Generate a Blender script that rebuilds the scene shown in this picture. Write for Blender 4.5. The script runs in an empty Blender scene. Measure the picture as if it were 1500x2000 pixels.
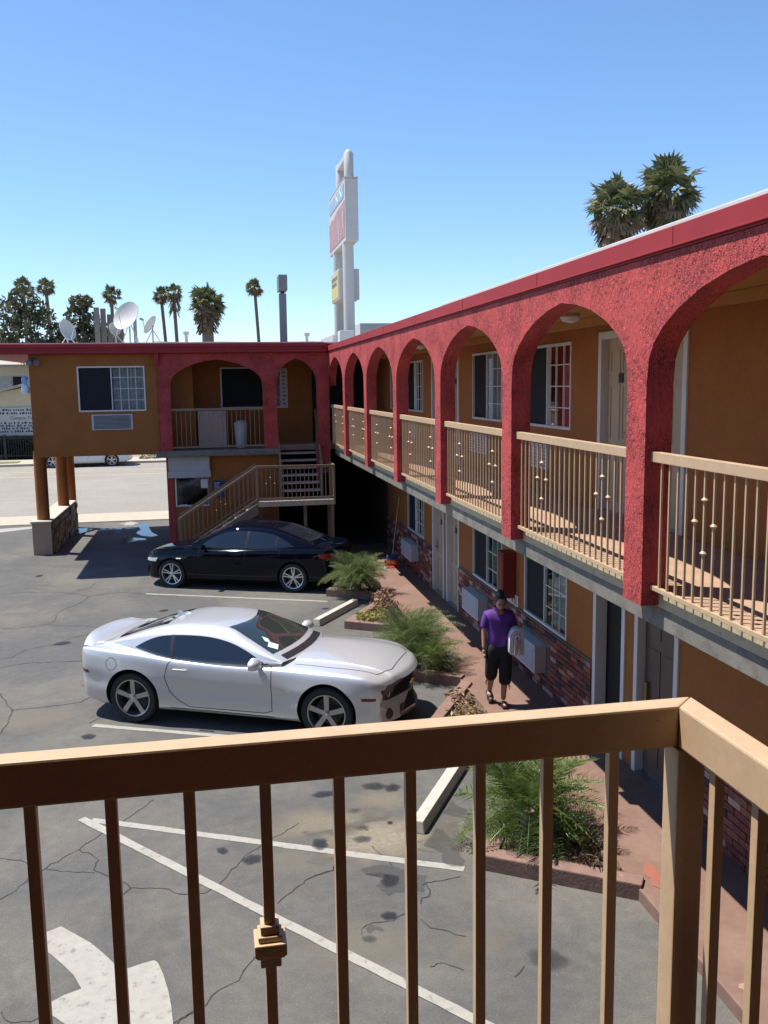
import bpy, bmesh, math, random
from math import sin, cos, pi, radians, atan2, sqrt, hypot
from mathutils import Vector, Matrix
from mathutils.bvhtree import BVHTree
random.seed(7)
SC = bpy.context.scene
COL = SC.collection

# ------------------------------------------------------------------ camera, sky, sun, exposure
def make_camera():
    yaw, pitch, roll = 0.185, 0.1392, -0.0143
    f = Vector((sin(yaw)*cos(pitch), cos(yaw)*cos(pitch), -sin(pitch)))
    r = Vector((cos(yaw), -sin(yaw), 0)); u = r.cross(f)
    c, s = cos(roll), sin(roll)
    r2 = c*r + s*u; u2 = -s*r + c*u
    cd = bpy.data.cameras.new('camera'); cam = bpy.data.objects.new('camera', cd); COL.objects.link(cam)
    m = Matrix((r2, u2, -f)).transposed().to_4x4(); m.translation = Vector((0, 0, 4.65))
    cam.matrix_world = m
    cd.sensor_fit = 'VERTICAL'; cd.sensor_height = 24; cd.sensor_width = 18; cd.lens = 24*1784/2000
    cd.clip_start = 0.05; cd.clip_end = 3000
    SC.camera = cam
make_camera()
SUN_T = Vector((0.405, -0.21, -1)).normalized()      # direction the sunlight travels
w = bpy.data.worlds.new('World'); SC.world = w; w.use_nodes = True
nt = w.node_tree; bg = nt.nodes['Background']
sky = nt.nodes.new('ShaderNodeTexSky'); sky.sky_type = 'NISHITA'; sky.sun_disc = False
sky.sun_elevation = math.asin(-SUN_T.z); sky.sun_rotation = atan2(-SUN_T.x, -SUN_T.y)
sky.altitude = 0; sky.air_density = 1.0; sky.dust_density = 0.0; sky.ozone_density = 8.0
nt.links.new(sky.outputs[0], bg.inputs[0]); bg.inputs[1].default_value = 0.118
ld = bpy.data.lights.new('sun', 'SUN'); ld.energy = 5.0; ld.angle = radians(0.53); ld.color = (1, 0.955, 0.88)
sun = bpy.data.objects.new('sun', ld); COL.objects.link(sun); sun.rotation_euler = SUN_T.to_track_quat('-Z', 'Y').to_euler(); sun.location = (-20, 5, 40)
SC.view_settings.view_transform = 'Standard'; SC.view_settings.look = 'None'
SC.view_settings.gamma = 1; SC.view_settings.use_curve_mapping = False
SC.view_settings.exposure = 0.68

# ------------------------------------------------------------------ mesh helpers
class MB:
    def __init__(s): s.v = []; s.f = []; s.m = []
    def add(s, vs, fs, mi=0):
        o = len(s.v); s.v += [tuple(q) for q in vs]
        for f in fs: s.f.append([o+i for i in f]); s.m.append(mi)
        return s
    def box(s, x0, x1, y0, y1, z0, z1, mi=0):
        v = [(x, y, z) for z in (z0, z1) for y in (y0, y1) for x in (x0, x1)]
        return s.add(v, [(0,2,3,1), (4,5,7,6), (0,1,5,4), (2,6,7,3), (0,4,6,2), (1,3,7,5)], mi)
    def poly(s, pts, mi=0): return s.add(pts, [list(range(len(pts)))], mi)
    def prism(s, pts, d, mi=0):
        n = len(pts); d = Vector(d); a = [Vector(p) for p in pts]
        fs = [list(range(n))[::-1], list(range(n, 2*n))] + [(i, (i+1) % n, n+(i+1) % n, n+i) for i in range(n)]
        return s.add(a + [p+d for p in a], fs, mi)
    def obox(s, c, ax, ay, az, mi=0):      # oriented box: centre and three half axes
        c, ax, ay, az = map(Vector, (c, ax, ay, az))
        v = [c+ax*i+ay*j+az*k for k in (-1, 1) for j in (-1, 1) for i in (-1, 1)]
        return s.add(v, [(0,2,3,1), (4,5,7,6), (0,1,5,4), (2,6,7,3), (0,4,6,2), (1,3,7,5)], mi)
    def bar(s, p0, p1, hw, hh, mi=0, up=(0, 0, 1)):
        p0, p1 = Vector(p0), Vector(p1); d = (p1-p0); L = d.length; d.normalize()
        a = d.cross(Vector(up))
        if a.length < 1e-4: a = d.cross(Vector((1, 0, 0)))
        a.normalize(); b = a.cross(d)
        return s.obox((p0+p1)/2, d*L/2, a*hw, b*hh, mi)
    def tube(s, pts, rad, n=8, mi=0, caps=True):
        pts = [Vector(p) for p in pts]
        if not hasattr(rad, '__len__'): rad = [rad]*len(pts)
        o = len(s.v); pa = None
        for i, p in enumerate(pts):
            d = (pts[min(i+1, len(pts)-1)] - pts[max(i-1, 0)]).normalized()
            if pa is None:
                a = d.cross(Vector((0, 0, 1)))
                if a.length < 0.05: a = d.cross(Vector((1, 0, 0)))
            else: a = pa - d*pa.dot(d)
            a.normalize(); pa = a; b = d.cross(a)
            for k in range(n):
                t = 2*pi*k/n; s.v.append(tuple(p + (a*cos(t)+b*sin(t))*rad[i]))
        for i in range(len(pts)-1):
            for k in range(n):
                k2 = (k+1) % n
                s.f.append([o+i*n+k, o+i*n+k2, o+(i+1)*n+k2, o+(i+1)*n+k]); s.m.append(mi)
        if caps:
            s.f.append([o+k for k in range(n)][::-1]); s.m.append(mi)
            e = o+(len(pts)-1)*n; s.f.append([e+k for k in range(n)]); s.m.append(mi)
        return s
    def lathe(s, prof, n=16, c=(0, 0, 0), axis='z', mi=0, closed=False):
        c = Vector(c); o = len(s.v)
        for r, h in prof:
            for k in range(n):
                t = 2*pi*k/n
                p = (r*cos(t), r*sin(t), h)
                if axis == 'y': p = (r*cos(t), h, r*sin(t))
                if axis == 'x': p = (h, r*cos(t), r*sin(t))
                s.v.append(tuple(c+Vector(p)))
        m = len(prof)
        for i in range(m if closed else m-1):
            for k in range(n):
                k2 = (k+1) % n; j = (i+1) % m
                s.f.append([o+i*n+k, o+i*n+k2, o+j*n+k2, o+j*n+k]); s.m.append(mi)
        return s
    def ball(s, c, rx, ry=None, rz=None, n=8, mi=0):
        ry = ry or rx; rz = rz or rx; c = Vector(c); o = len(s.v); h = max(4, n//2)
        for i in range(h+1):
            t = pi*i/h
            for k in range(n):
                u = 2*pi*k/n; s.v.append((c.x+rx*sin(t)*cos(u), c.y+ry*sin(t)*sin(u), c.z+rz*cos(t)))
        for i in range(h):
            for k in range(n):
                k2 = (k+1) % n; s.f.append([o+i*n+k, o+(i+1)*n+k, o+(i+1)*n+k2, o+i*n+k2]); s.m.append(mi)
        return s
    def build(s, name, mats, parent=None, world=True, smooth=None, bevel=0, fix=True, loc=None):
        me = bpy.data.meshes.new(name)
        off = Vector((0, 0, 0))
        if parent is not None and world: off = wloc(parent)
        if loc is not None: off = off if False else Vector(loc)
        me.from_pydata([tuple(Vector(p)-off) for p in s.v] if off.length > 0 else s.v, [], s.f)
        if not isinstance(mats, (list, tuple)): mats = [mats]
        for m in mats: me.materials.append(m)
        if len(mats) > 1: me.polygons.foreach_set('material_index', s.m)
        finish(me, smooth, bevel, fix)
        ob = bpy.data.objects.new(name, me); COL.objects.link(ob)
        if parent is not None: ob.parent = parent
        if loc is not None:
            ob.location = Vector(loc) - (wloc(parent) if parent is not None and world else Vector((0, 0, 0)))
        return ob

def wloc(o):
    p = Vector(o.location)
    while o.parent is not None: o = o.parent; p += Vector(o.location)
    return p
def finish(me, smooth=None, bevel=0, fix=True):
    if fix or bevel or smooth is not None:
        bm = bmesh.new(); bm.from_mesh(me)
        if smooth is not None: bmesh.ops.remove_doubles(bm, verts=bm.verts, dist=1e-5)
        if fix: bmesh.ops.recalc_face_normals(bm, faces=bm.faces)
        if bevel:
            es = [e for e in bm.edges if len(e.link_faces) == 2 and e.calc_face_angle(0) > 0.6]
            bmesh.ops.bevel(bm, geom=es, offset=bevel, segments=2, affect='EDGES', profile=0.6)
        if smooth is not None:
            a = radians(smooth)
            for f in bm.faces: f.smooth = True
            for e in bm.edges:
                e.smooth = len(e.link_faces) == 2 and e.calc_face_angle(0) < a
        bm.to_mesh(me); bm.free()
    me.update()

def tag(o, label=None, cat=None, group=None, kind=None):
    if label: o['label'] = label
    if cat: o['category'] = cat
    if group: o['group'] = group
    if kind: o['kind'] = kind
    return o
def thing(name, label, cat, loc=(0, 0, 0), rz=0, group=None):
    o = bpy.data.objects.new(name, None); COL.objects.link(o)
    o.location = loc; o.rotation_euler = (0, 0, rz); o.empty_display_size = 0.2
    return tag(o, label, cat, group)
def inst(o, name, parent, loc, rot=None, scale=None):       # another object on the same mesh
    c = bpy.data.objects.new(name, o.data); COL.objects.link(c); c.parent = parent
    c.location = loc
    if rot is not None: c.rotation_euler = rot
    if scale is not None: c.scale = scale
    return c
def copy_tree(o, parent=None, drop=('label', 'group')):
    c = o.copy(); COL.objects.link(c); c.parent = parent
    for ch in list(o.children): copy_tree(ch, c)
    return c

# ------------------------------------------------------------------ materials
def N(nt, t, **k):
    n = nt.nodes.new(t)
    for a, b in k.items(): setattr(n, a, b)
    return n
MATS = {}
def mat(name, col, rough=0.7, metal=0.0, var=0.12, vscale=3.0, bump=0.0, bscale=40.0, bdist=0.01, spec=0.5, coat=0.0,
        stretch=None, detail=4, var2=0.0, v2scale=0.6, col2=None, mix_scale=6.0, mix_lo=0.45, mix_hi=0.6):
    m = bpy.data.materials.new(name); m.use_nodes = True; t = m.node_tree; b = t.nodes['Principled BSDF']; L = t.links.new
    tc = N(t, 'ShaderNodeTexCoord'); co = tc.outputs['Object']
    b.inputs['Roughness'].default_value = rough; b.inputs['Metallic'].default_value = metal
    b.inputs['Specular IOR Level'].default_value = spec
    if coat: b.inputs['Coat Weight'].default_value = coat; b.inputs['Coat Roughness'].default_value = 0.03
    rgb = N(t, 'ShaderNodeRGB'); rgb.outputs[0].default_value = (*col, 1); c = rgb.outputs[0]
    if col2 is not None:
        n = N(t, 'ShaderNodeTexNoise'); n.inputs['Scale'].default_value = mix_scale; n.inputs['Detail'].default_value = 6; n.inputs['Roughness'].default_value = 0.65; L(co, n.inputs['Vector'])
        r = N(t, 'ShaderNodeMapRange'); r.inputs[1].default_value = mix_lo; r.inputs[2].default_value = mix_hi; L(n.outputs[0], r.inputs[0])
        mx = N(t, 'ShaderNodeMix', data_type='RGBA'); L(r.outputs[0], mx.inputs[0]); L(c, mx.inputs[6]); mx.inputs[7].default_value = (*col2, 1); c = mx.outputs[2]
    for amt, sc in ((var, vscale), (var2, v2scale)):
        if amt:
            n = N(t, 'ShaderNodeTexNoise'); n.inputs['Scale'].default_value = sc; n.inputs['Detail'].default_value = 5; n.inputs['Roughness'].default_value = 0.6; L(co, n.inputs['Vector'])
            r = N(t, 'ShaderNodeMapRange'); r.inputs[1].default_value = 0.3; r.inputs[2].default_value = 0.7; r.inputs[3].default_value = 1-amt; r.inputs[4].default_value = 1+amt; L(n.outputs[0], r.inputs[0])
            v = N(t, 'ShaderNodeVectorMath', operation='SCALE'); L(c, v.inputs[0]); L(r.outputs[0], v.inputs['Scale']); c = v.outputs[0]
    L(c, b.inputs['Base Color'])
    if bump:
        n = N(t, 'ShaderNodeTexNoise'); n.inputs['Scale'].default_value = bscale; n.inputs['Detail'].default_value = detail
        if stretch:
            mp = N(t, 'ShaderNodeMapping'); mp.inputs['Scale'].default_value = stretch; L(co, mp.inputs[0]); L(mp.outputs[0], n.inputs['Vector'])
        else: L(co, n.inputs['Vector'])
        bp = N(t, 'ShaderNodeBump'); bp.inputs['Strength'].default_value = bump; bp.inputs['Distance'].default_value = bdist
        L(n.outputs[0], bp.inputs['Height']); L(bp.outputs[0], b.inputs['Normal'])
    MATS[name] = m
    return m
def glassy(name, tint, alpha=0.55, rough=0.03):      # thin window glass: part see-through, part mirror
    m = bpy.data.materials.new(name); m.use_nodes = True; t = m.node_tree; t.nodes.clear(); L = t.links.new
    out = N(t, 'ShaderNodeOutputMaterial'); tr = N(t, 'ShaderNodeBsdfTransparent'); tr.inputs[0].default_value = (*tint, 1)
    gl = N(t, 'ShaderNodeBsdfGlossy'); gl.inputs['Roughness'].default_value = rough; gl.inputs[0].default_value = (0.95, 0.98, 1, 1)
    fr = N(t, 'ShaderNodeFresnel'); fr.inputs[0].default_value = 1.42
    mx = N(t, 'ShaderNodeMixShader'); L(fr.outputs[0], mx.inputs[0]); L(tr.outputs[0], mx.inputs[1]); L(gl.outputs[0], mx.inputs[2]); L(mx.outputs[0], out.inputs[0])
    return m

def asphalt_mat(name, base, warm, dark, scale=1.0, patchy=1.0):
    m = bpy.data.materials.new(name); m.use_nodes = True; t = m.node_tree; b = t.nodes['Principled BSDF']; L = t.links.new
    tc = N(t, 'ShaderNodeTexCoord'); co = tc.outputs['Object']
    def noise(s, d=6, r=0.6, dist=0.0):
        n = N(t, 'ShaderNodeTexNoise'); n.inputs['Scale'].default_value = s; n.inputs['Detail'].default_value = d; n.inputs['Roughness'].default_value = r; n.inputs['Distortion'].default_value = dist
        L(co, n.inputs['Vector']); return n.outputs[0]
    def rng(x, a, b_, c, d):
        r = N(t, 'ShaderNodeMapRange'); L(x, r.inputs[0])
        for i, q in enumerate((a, b_, c, d)): r.inputs[i+1].default_value = q
        return r.outputs[0]
    def mix(f, a, bb):
        mx = N(t, 'ShaderNodeMix', data_type='RGBA'); L(f, mx.inputs[0])
        for s_, q in ((6, a), (7, bb)):
            if isinstance(q, tuple): mx.inputs[s_].default_value = (*q, 1)
            else: L(q, mx.inputs[s_])
        return mx.outputs[2]
    c = mix(rng(noise(0.42*scale, 5, 0.62, 0.6), 0.42, 0.66, 0, patchy), base, warm)
    c = mix(rng(noise(0.9*scale, 6, 0.7, 0.8), 0.52, 0.75, 0, 0.75*patchy), c, dark)
    for amt, s_ in ((0.10, 7), (0.17, 55), (0.24, 210)):
        v = N(t, 'ShaderNodeVectorMath', operation='SCALE'); L(c, v.inputs[0]); L(rng(noise(s_, 3, 0.6), 0.3, 0.7, 1-amt, 1+amt), v.inputs['Scale']); c = v.outputs[0]
    vo = N(t, 'ShaderNodeTexVoronoi'); vo.inputs['Scale'].default_value = 26; L(co, vo.inputs['Vector'])
    c = mix(rng(vo.outputs['Distance'], 0.05, 0.09, 0.55, 0), c, (0.42, 0.41, 0.38))
    L(c, b.inputs['Base Color']); b.inputs['Roughness'].default_value = 0.86; b.inputs['Specular IOR Level'].default_value = 0.35
    bp = N(t, 'ShaderNodeBump'); bp.inputs['Strength'].default_value = 0.35; bp.inputs['Distance'].default_value = 0.006
    L(noise(170, 3, 0.7), bp.inputs['Height']); L(bp.outputs[0], b.inputs['Normal'])
    return m

def random_col_mat(name, cols, rough=0.85, island=False, var=0.25, vscale=30, bump=0.4, bscale=60):
    m = mat(name, cols[0][1], rough=rough, var=0, bump=bump, bscale=bscale, bdist=0.004); t = m.node_tree; b = t.nodes['Principled BSDF']; L = t.links.new
    if island: r = N(t, 'ShaderNodeNewGeometry').outputs['Random Per Island']
    else: r = N(t, 'ShaderNodeObjectInfo').outputs['Random']
    cr = N(t, 'ShaderNodeValToRGB'); cr.color_ramp.interpolation = 'CONSTANT'
    while len(cr.color_ramp.elements) < len(cols): cr.color_ramp.elements.new(0.5)
    for e, (p, c) in zip(cr.color_ramp.elements, cols): e.position = p
    for e, (p, c) in zip(cr.color_ramp.elements, cols): e.color = (*c, 1)
    L(r, cr.inputs[0]); n = N(t, 'ShaderNodeTexNoise'); n.inputs['Scale'].default_value = vscale
    tc = N(t, 'ShaderNodeTexCoord'); L(tc.outputs['Object'], n.inputs['Vector'])
    rr = N(t, 'ShaderNodeMapRange'); rr.inputs[1].default_value = .3; rr.inputs[2].default_value = .7; rr.inputs[3].default_value = 1-var; rr.inputs[4].default_value = 1+var; L(n.outputs[0], rr.inputs[0])
    v = N(t, 'ShaderNodeVectorMath', operation='SCALE'); L(cr.outputs[0], v.inputs[0]); L(rr.outputs[0], v.inputs['Scale']); L(v.outputs[0], b.inputs['Base Color'])
    return m
def leaf_mat(name, c1, c2, rough=0.5, trans=0.25):
    m = bpy.data.materials.new(name); m.use_nodes = True; t = m.node_tree; b = t.nodes['Principled BSDF']; L = t.links.new
    r = N(t, 'ShaderNodeNewGeometry').outputs['Random Per Island']
    mx = N(t, 'ShaderNodeMix', data_type='RGBA'); L(r, mx.inputs[0]); mx.inputs[6].default_value = (*c1, 1); mx.inputs[7].default_value = (*c2, 1)
    L(mx.outputs[2], b.inputs['Base Color']); b.inputs['Roughness'].default_value = rough
    tl = N(t, 'ShaderNodeBsdfTranslucent'); L(mx.outputs[2], tl.inputs[0]); ms = N(t, 'ShaderNodeMixShader'); ms.inputs[0].default_value = trans
    L(b.outputs[0], ms.inputs[1]); L(tl.outputs[0], ms.inputs[2]); L(ms.outputs[0], t.nodes['Material Output'].inputs[0])
    return m

M_ASPH = asphalt_mat('asphalt', (0.086, 0.084, 0.080), (0.128, 0.119, 0.102), (0.060, 0.060, 0.060))
M_STREET = asphalt_mat('street_asphalt', (0.235, 0.215, 0.185), (0.275, 0.25, 0.21), (0.19, 0.175, 0.155), 0.5, 0.8)
M_SIDE = mat('sidewalk_concrete', (0.38, 0.335, 0.26), 0.9, var=0.1, bump=0.2, bscale=60, bdist=.004)
M_WALK = mat('walkway_paint', (0.180, 0.103, 0.077), 0.75, var=0.10, vscale=2.0, var2=0.09, v2scale=14, bump=0.25, bscale=90, bdist=.003, col2=(0.215, 0.135, 0.105), mix_scale=1.6, mix_lo=.5, mix_hi=.75)
M_CURB = mat('planter_curb_paint', (0.205, 0.122, 0.097), 0.85, var=0.16, vscale=8, bump=0.5, bscale=35, bdist=.008, col2=(0.29, 0.235, 0.195), mix_scale=7, mix_lo=.62, mix_hi=.72)
M_LINE = mat('line_paint', (0.30, 0.285, 0.25), 0.8, var=0.10, vscale=9, bump=0.25, bscale=120, bdist=.003, col2=(0.15, 0.145, 0.13), mix_scale=11, mix_lo=.56, mix_hi=.70)
M_STOP = mat('wheel_stop_concrete', (0.42, 0.395, 0.34), 0.85, var=0.10, vscale=12, bump=0.45, bscale=50, bdist=.006, col2=(0.28, 0.26, 0.22), mix_scale=9, mix_lo=.62, mix_hi=.72)
M_ORANGE = mat('orange_stucco', (0.295, 0.098, 0.019), 0.85, var=0.10, vscale=2.2, var2=0.10, v2scale=28, bump=0.5, bscale=24, bdist=.012, stretch=(1, 1, .55))
M_RED = mat('red_stucco', (0.43, 0.052, 0.048), 0.8, var=0.10, vscale=5, var2=0.10, v2scale=30)
def rough_stucco(m):          # coarse hand thrown plaster: sharp edged lumps drawn out downwards
    t = m.node_tree; L = t.links.new; b = t.nodes['Principled BSDF']; tc = N(t, 'ShaderNodeTexCoord'); mp = N(t, 'ShaderNodeMapping'); mp.inputs['Scale'].default_value = (1, 1, .42); L(tc.outputs['Object'], mp.inputs[0])
    n1 = N(t, 'ShaderNodeTexNoise'); n1.inputs['Scale'].default_value = 30; n1.inputs['Detail'].default_value = 3; n1.inputs['Distortion'].default_value = .8; L(mp.outputs[0], n1.inputs['Vector'])
    r1 = N(t, 'ShaderNodeMapRange'); r1.interpolation_type = 'SMOOTHSTEP'; r1.inputs[1].default_value = .40; r1.inputs[2].default_value = .60; L(n1.outputs[0], r1.inputs[0])
    n2 = N(t, 'ShaderNodeTexNoise'); n2.inputs['Scale'].default_value = 95; n2.inputs['Detail'].default_value = 4; L(tc.outputs['Object'], n2.inputs['Vector'])
    b1 = N(t, 'ShaderNodeBump'); b1.inputs['Strength'].default_value = .85; b1.inputs['Distance'].default_value = .026; L(r1.outputs[0], b1.inputs['Height'])
    b2 = N(t, 'ShaderNodeBump'); b2.inputs['Strength'].default_value = .8; b2.inputs['Distance'].default_value = .018; L(n2.outputs[0], b2.inputs['Height']); L(b1.outputs[0], b2.inputs['Normal']); L(b2.outputs[0], b.inputs['Normal'])
def vary_relief(m):        # trowel work is rougher in some places than in others
    t = m.node_tree; L = t.links.new; tc = N(t, 'ShaderNodeTexCoord'); n = N(t, 'ShaderNodeTexNoise'); n.inputs['Scale'].default_value = 2.6; n.inputs['Detail'].default_value = 3; L(tc.outputs['Object'], n.inputs['Vector'])
    r = N(t, 'ShaderNodeMapRange'); r.inputs[1].default_value = .35; r.inputs[2].default_value = .65; r.inputs[3].default_value = .30; r.inputs[4].default_value = 1.0; L(n.outputs[0], r.inputs[0])
    for b in [q for q in t.nodes if q.type == 'BUMP']: L(r.outputs[0], b.inputs['Strength'])
rough_stucco(M_RED); vary_relief(M_RED)
M_REDP = mat('red_painted_metal', (0.30, 0.027, 0.029), 0.6, spec=0.25, var=0.10, vscale=1.5, bump=0.12, bscale=5, bdist=.012)
M_TAN = mat('tan_painted_metal', (0.47, 0.325, 0.195), 0.45, var=0.07, vscale=10, bump=0.12, bscale=45, bdist=.003, var2=.05, v2scale=70, col2=(0.24, 0.14, 0.08), mix_scale=34, mix_lo=.70, mix_hi=.735)
M_TANSHADE = mat('tan_paint_shaded', (0.23, 0.15, 0.095), 0.6, var=0.12, vscale=9, bump=0.15, bscale=50, bdist=.003)  # tan paint darkened to hold the shade on stair and porch rails
M_BEAM = mat('grey_beam', (0.175, 0.16, 0.132), 0.85, var=0.14, vscale=3, bump=0.4, bscale=45, bdist=.006, col2=(0.125, 0.115, 0.10), mix_scale=5)
M_BEAMY = mat('cream_beam_edge', (0.42, 0.345, 0.215), 0.85, var=0.12, vscale=9, bump=0.5, bscale=55, bdist=.006, col2=(0.24, 0.205, 0.165), mix_scale=8, mix_lo=.58, mix_hi=.7)
M_DECK = mat('balcony_floor_paint', (0.35, 0.225, 0.15), 0.8, var=0.12, vscale=5, bump=0.2, bscale=80, bdist=.003)
M_CEIL = mat('ceiling_paint', (0.42, 0.20, 0.055), 0.85, var=0.06)
M_WHITE = mat('white_paint', (0.62, 0.61, 0.59), 0.5, var=0.04)
M_WFRAME = mat('white_window_frame', (0.60, 0.595, 0.58), 0.4, var=0.03)
M_DOOR = mat('tan_door_paint', (0.46, 0.345, 0.235), 0.5, var=0.05)
M_DKDOOR = mat('brown_door_paint', (0.09, 0.06, 0.045), 0.5)
M_DARK = mat('unlit_black', (0.012, 0.011, 0.011), 0.9, var=0)  # near-black tone standing in for unlit rooms and openings
M_SCREEN = mat('insect_screen', (0.020, 0.022, 0.026), 0.7, var=0.2, vscale=30, spec=0.12)
M_CURT = mat('curtain_fabric', (0.66, 0.64, 0.59), 0.9, var=0.22, vscale=9)
M_GCURT = mat('green_curtain_fabric', (0.36, 0.45, 0.36), 0.9, var=0.2, vscale=9)
M_GLASS = glassy('window_glass', (0.62, 0.68, 0.70))
M_AC = mat('grey_air_conditioner', (0.47, 0.48, 0.50), 0.55, var=0.05)
M_ACD = mat('air_conditioner_grille', (0.20, 0.20, 0.21), 0.5)
M_BRASS = mat('brass_handle', (0.35, 0.30, 0.22), 0.3, metal=1.0)
M_STEEL = mat('steel', (0.45, 0.45, 0.46), 0.3, metal=1.0)
M_BLACK = mat('black_plastic', (0.015, 0.015, 0.016), 0.45, var=0)
M_MORTAR = mat('mortar', (0.16, 0.115, 0.10), 0.95, bump=0.4, bscale=70, bdist=.004)
BRC = [(0, (0.17, 0.045, 0.030)), (0.2, (0.20, 0.060, 0.042)), (0.38, (0.13, 0.038, 0.030)), (0.52, (0.036, 0.030, 0.034)), (0.64, (0.24, 0.085, 0.060)), (0.76, (0.42, 0.26, 0.21)), (0.86, (0.36, 0.19, 0.15)), (0.93, (0.16, 0.05, 0.035))]
M_BRICK = random_col_mat('brick', BRC); M_BRICKS = random_col_mat('brick_far', BRC, island=True)
STC = [(0, (0.22, 0.15, 0.09)), (0.25, (0.14, 0.10, 0.075)), (0.5, (0.28, 0.19, 0.11)), (0.75, (0.10, 0.08, 0.065))]
M_STONE = random_col_mat('rough_stone', STC, vscale=12, bscale=25)
M_SOIL = mat('planter_soil', (0.10, 0.070, 0.045), 0.95, var=0.3, vscale=14, bump=0.8, bscale=40, bdist=.02)
M_ROOF = mat('white_roof_membrane', (0.5, 0.5, 0.48), 0.7, var=0.06)
M_GREYROOF = mat('grey_roof_shingle', (0.36, 0.335, 0.29), 0.9, var=0.15, vscale=4)
M_CREAM = mat('cream_house_wall', (0.52, 0.46, 0.36), 0.85, var=0.05)
M_SIGNW = mat('sign_white', (0.46, 0.455, 0.44), 0.55, var=0.05, vscale=2, col2=(0.36, 0.31, 0.25), mix_scale=5, mix_lo=.64, mix_hi=.76)
M_SIGNBLUE = mat('sign_blue', (0.05, 0.12, 0.30), 0.4); M_SIGNRED = mat('sign_faded_red', (0.36, 0.20, 0.205), 0.6, var=0.15, vscale=3)
M_SIGNYEL = mat('sign_yellow', (0.50, 0.42, 0.18), 0.6); M_SIGNGREY = mat('sign_grey', (0.13, 0.14, 0.16), 0.5, var=0.08)
M_TXT = mat('dark_lettering', (0.03, 0.04, 0.09), 0.6); M_TXTW = mat('light_lettering', (0.6, 0.66, 0.74), 0.6); M_TXTR = mat('red_lettering', (0.4, 0.03, 0.03), 0.6)
M_GRASS = mat('grass_strip', (0.13, 0.15, 0.04), 0.9, var=0.3, vscale=6)
M_TRUNK = mat('palm_trunk', (0.16, 0.125, 0.095), 0.9, var=0.25, vscale=4, bump=0.6, bscale=9, bdist=.05)
M_BARK = mat('grey_bark', (0.24, 0.20, 0.165), 0.9, var=0.2, bump=0.4, bscale=8, bdist=.04)
L_PALM = leaf_mat('palm_leaf', (0.055, 0.075, 0.030), (0.19, 0.19, 0.085)); L_DEAD = leaf_mat('dead_palm_leaf', (0.16, 0.105, 0.06), (0.26, 0.18, 0.11), 0.8, .1)
L_EUC = leaf_mat('gum_leaf', (0.05, 0.06, 0.030), (0.155, 0.145, 0.08)); L_FROND = leaf_mat('frond_leaf', (0.060, 0.115, 0.024), (0.24, 0.30, 0.095), 0.36, .28)
L_PAPY = leaf_mat('bushy_leaf', (0.085, 0.135, 0.040), (0.30, 0.33, 0.15), 0.42, .28); L_YEL = leaf_mat('yellowish_leaf', (0.16, 0.15, 0.03), (0.30, 0.26, 0.06)); L_DRY = leaf_mat('dry_leaf', (0.16, 0.075, 0.04), (0.30, 0.20, 0.12), 0.8, .1)
L_DKHEDGE = leaf_mat('dark_hedge_leaf', (0.012, 0.02, 0.01), (0.035, 0.045, 0.02))
# ------------------------------------------------------------------ the setting
def sheet(name, x0, x1, y0, y1, z, m, nx=1, ny=1):
    b = MB(); b.poly([(x0, y0, z), (x1, y0, z), (x1, y1, z), (x0, y1, z)])
    return tag(b.build(name, m), kind='structure')
gb = MB(); gb.poly([(-900, -900, -0.05), (900, -900, -0.05), (900, 1500, -0.05), (-900, 1500, -0.05)])
M_FAR = mat('dry_ground', (0.24, 0.21, 0.16), 0.95, var=0.2, vscale=.05)
tag(gb.build('ground', M_FAR), kind='structure')
sheet('parking_lot', -40, 14, -14, 32.9, 0.0, M_ASPH)
sheet('street', -220, 220, 35.1, 58.7, -0.02, M_STREET)
b = MB(); b.box(-220, 220, 32.9, 35.1, -0.06, 0.03); tag(b.build('sidewalk', M_SIDE, bevel=.02), kind='structure')
b = MB(); b.box(-220, 220, 58.7, 62.4, -0.06, 0.12); tag(b.build('far_sidewalk', M_SIDE, bevel=.02), kind='structure')
b = MB(); b.box(-21, -11.9, 59.6, 60.9, 0.12, 0.15); tag(b.build('grass_strip', M_GRASS), kind='structure')
b = MB(); b.box(3.62, 4.9, -6, 25.5, -0.02, 0.12); tag(b.build('walkway', M_WALK, bevel=.012), kind='structure')

def ribbon(pts, wdt, z, jit=0.0):
    vs = []; fs = []
    for i, p in enumerate(pts):
        a = Vector(pts[max(i-1, 0)]); c = Vector(pts[min(i+1, len(pts)-1)]); d = (c-a).normalized(); n = Vector((-d.y, d.x))
        ww = wdt[i] if hasattr(wdt, '__len__') else wdt
        q = Vector(p) + n*random.uniform(-jit, jit)
        vs += [(*(q+n*ww/2), z), (*(q-n*ww/2), z)]
    for i in range(len(pts)-1): fs.append((2*i, 2*i+1, 2*i+3, 2*i+2))
    return vs, fs
def painted_line(p, q, wdt=0.10, m=None, name='parking_line', z=0.004):
    p, q = Vector(p), Vector(q); n = max(2, int((q-p).length/0.12)); pts = [tuple(p.lerp(q, i/n)) for i in range(n+1)]
    b = MB(); b.add(*ribbon(pts, [wdt*random.uniform(.93, 1.05) for _ in pts], z, 0.003)); return tag(b.build(name, m or M_LINE), kind='structure')
painted_line((-1.61, 20.98), (2.33, 19.23), .09)
painted_line((-1.78, 12.73), (2.25, 10.92))
painted_line((-1.45, 9.81), (2.23, 7.98))
painted_line((-1.56, 9.86), (2.55, 4.95), z=0.007)
painted_line((-60, 45.8), (-40, 45.6), .12, z=-.016); 
for i in range(-3, 4):
    painted_line((-7.4+i*14.5, 45.95), (-2.3+i*14.5, 45.85), .12, z=-.016, name='lane_line'); painted_line((-9.0+i*14.5, 41.2), (-4.4+i*14.5, 40.85), .12, z=-.016, name='lane_line')
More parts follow.
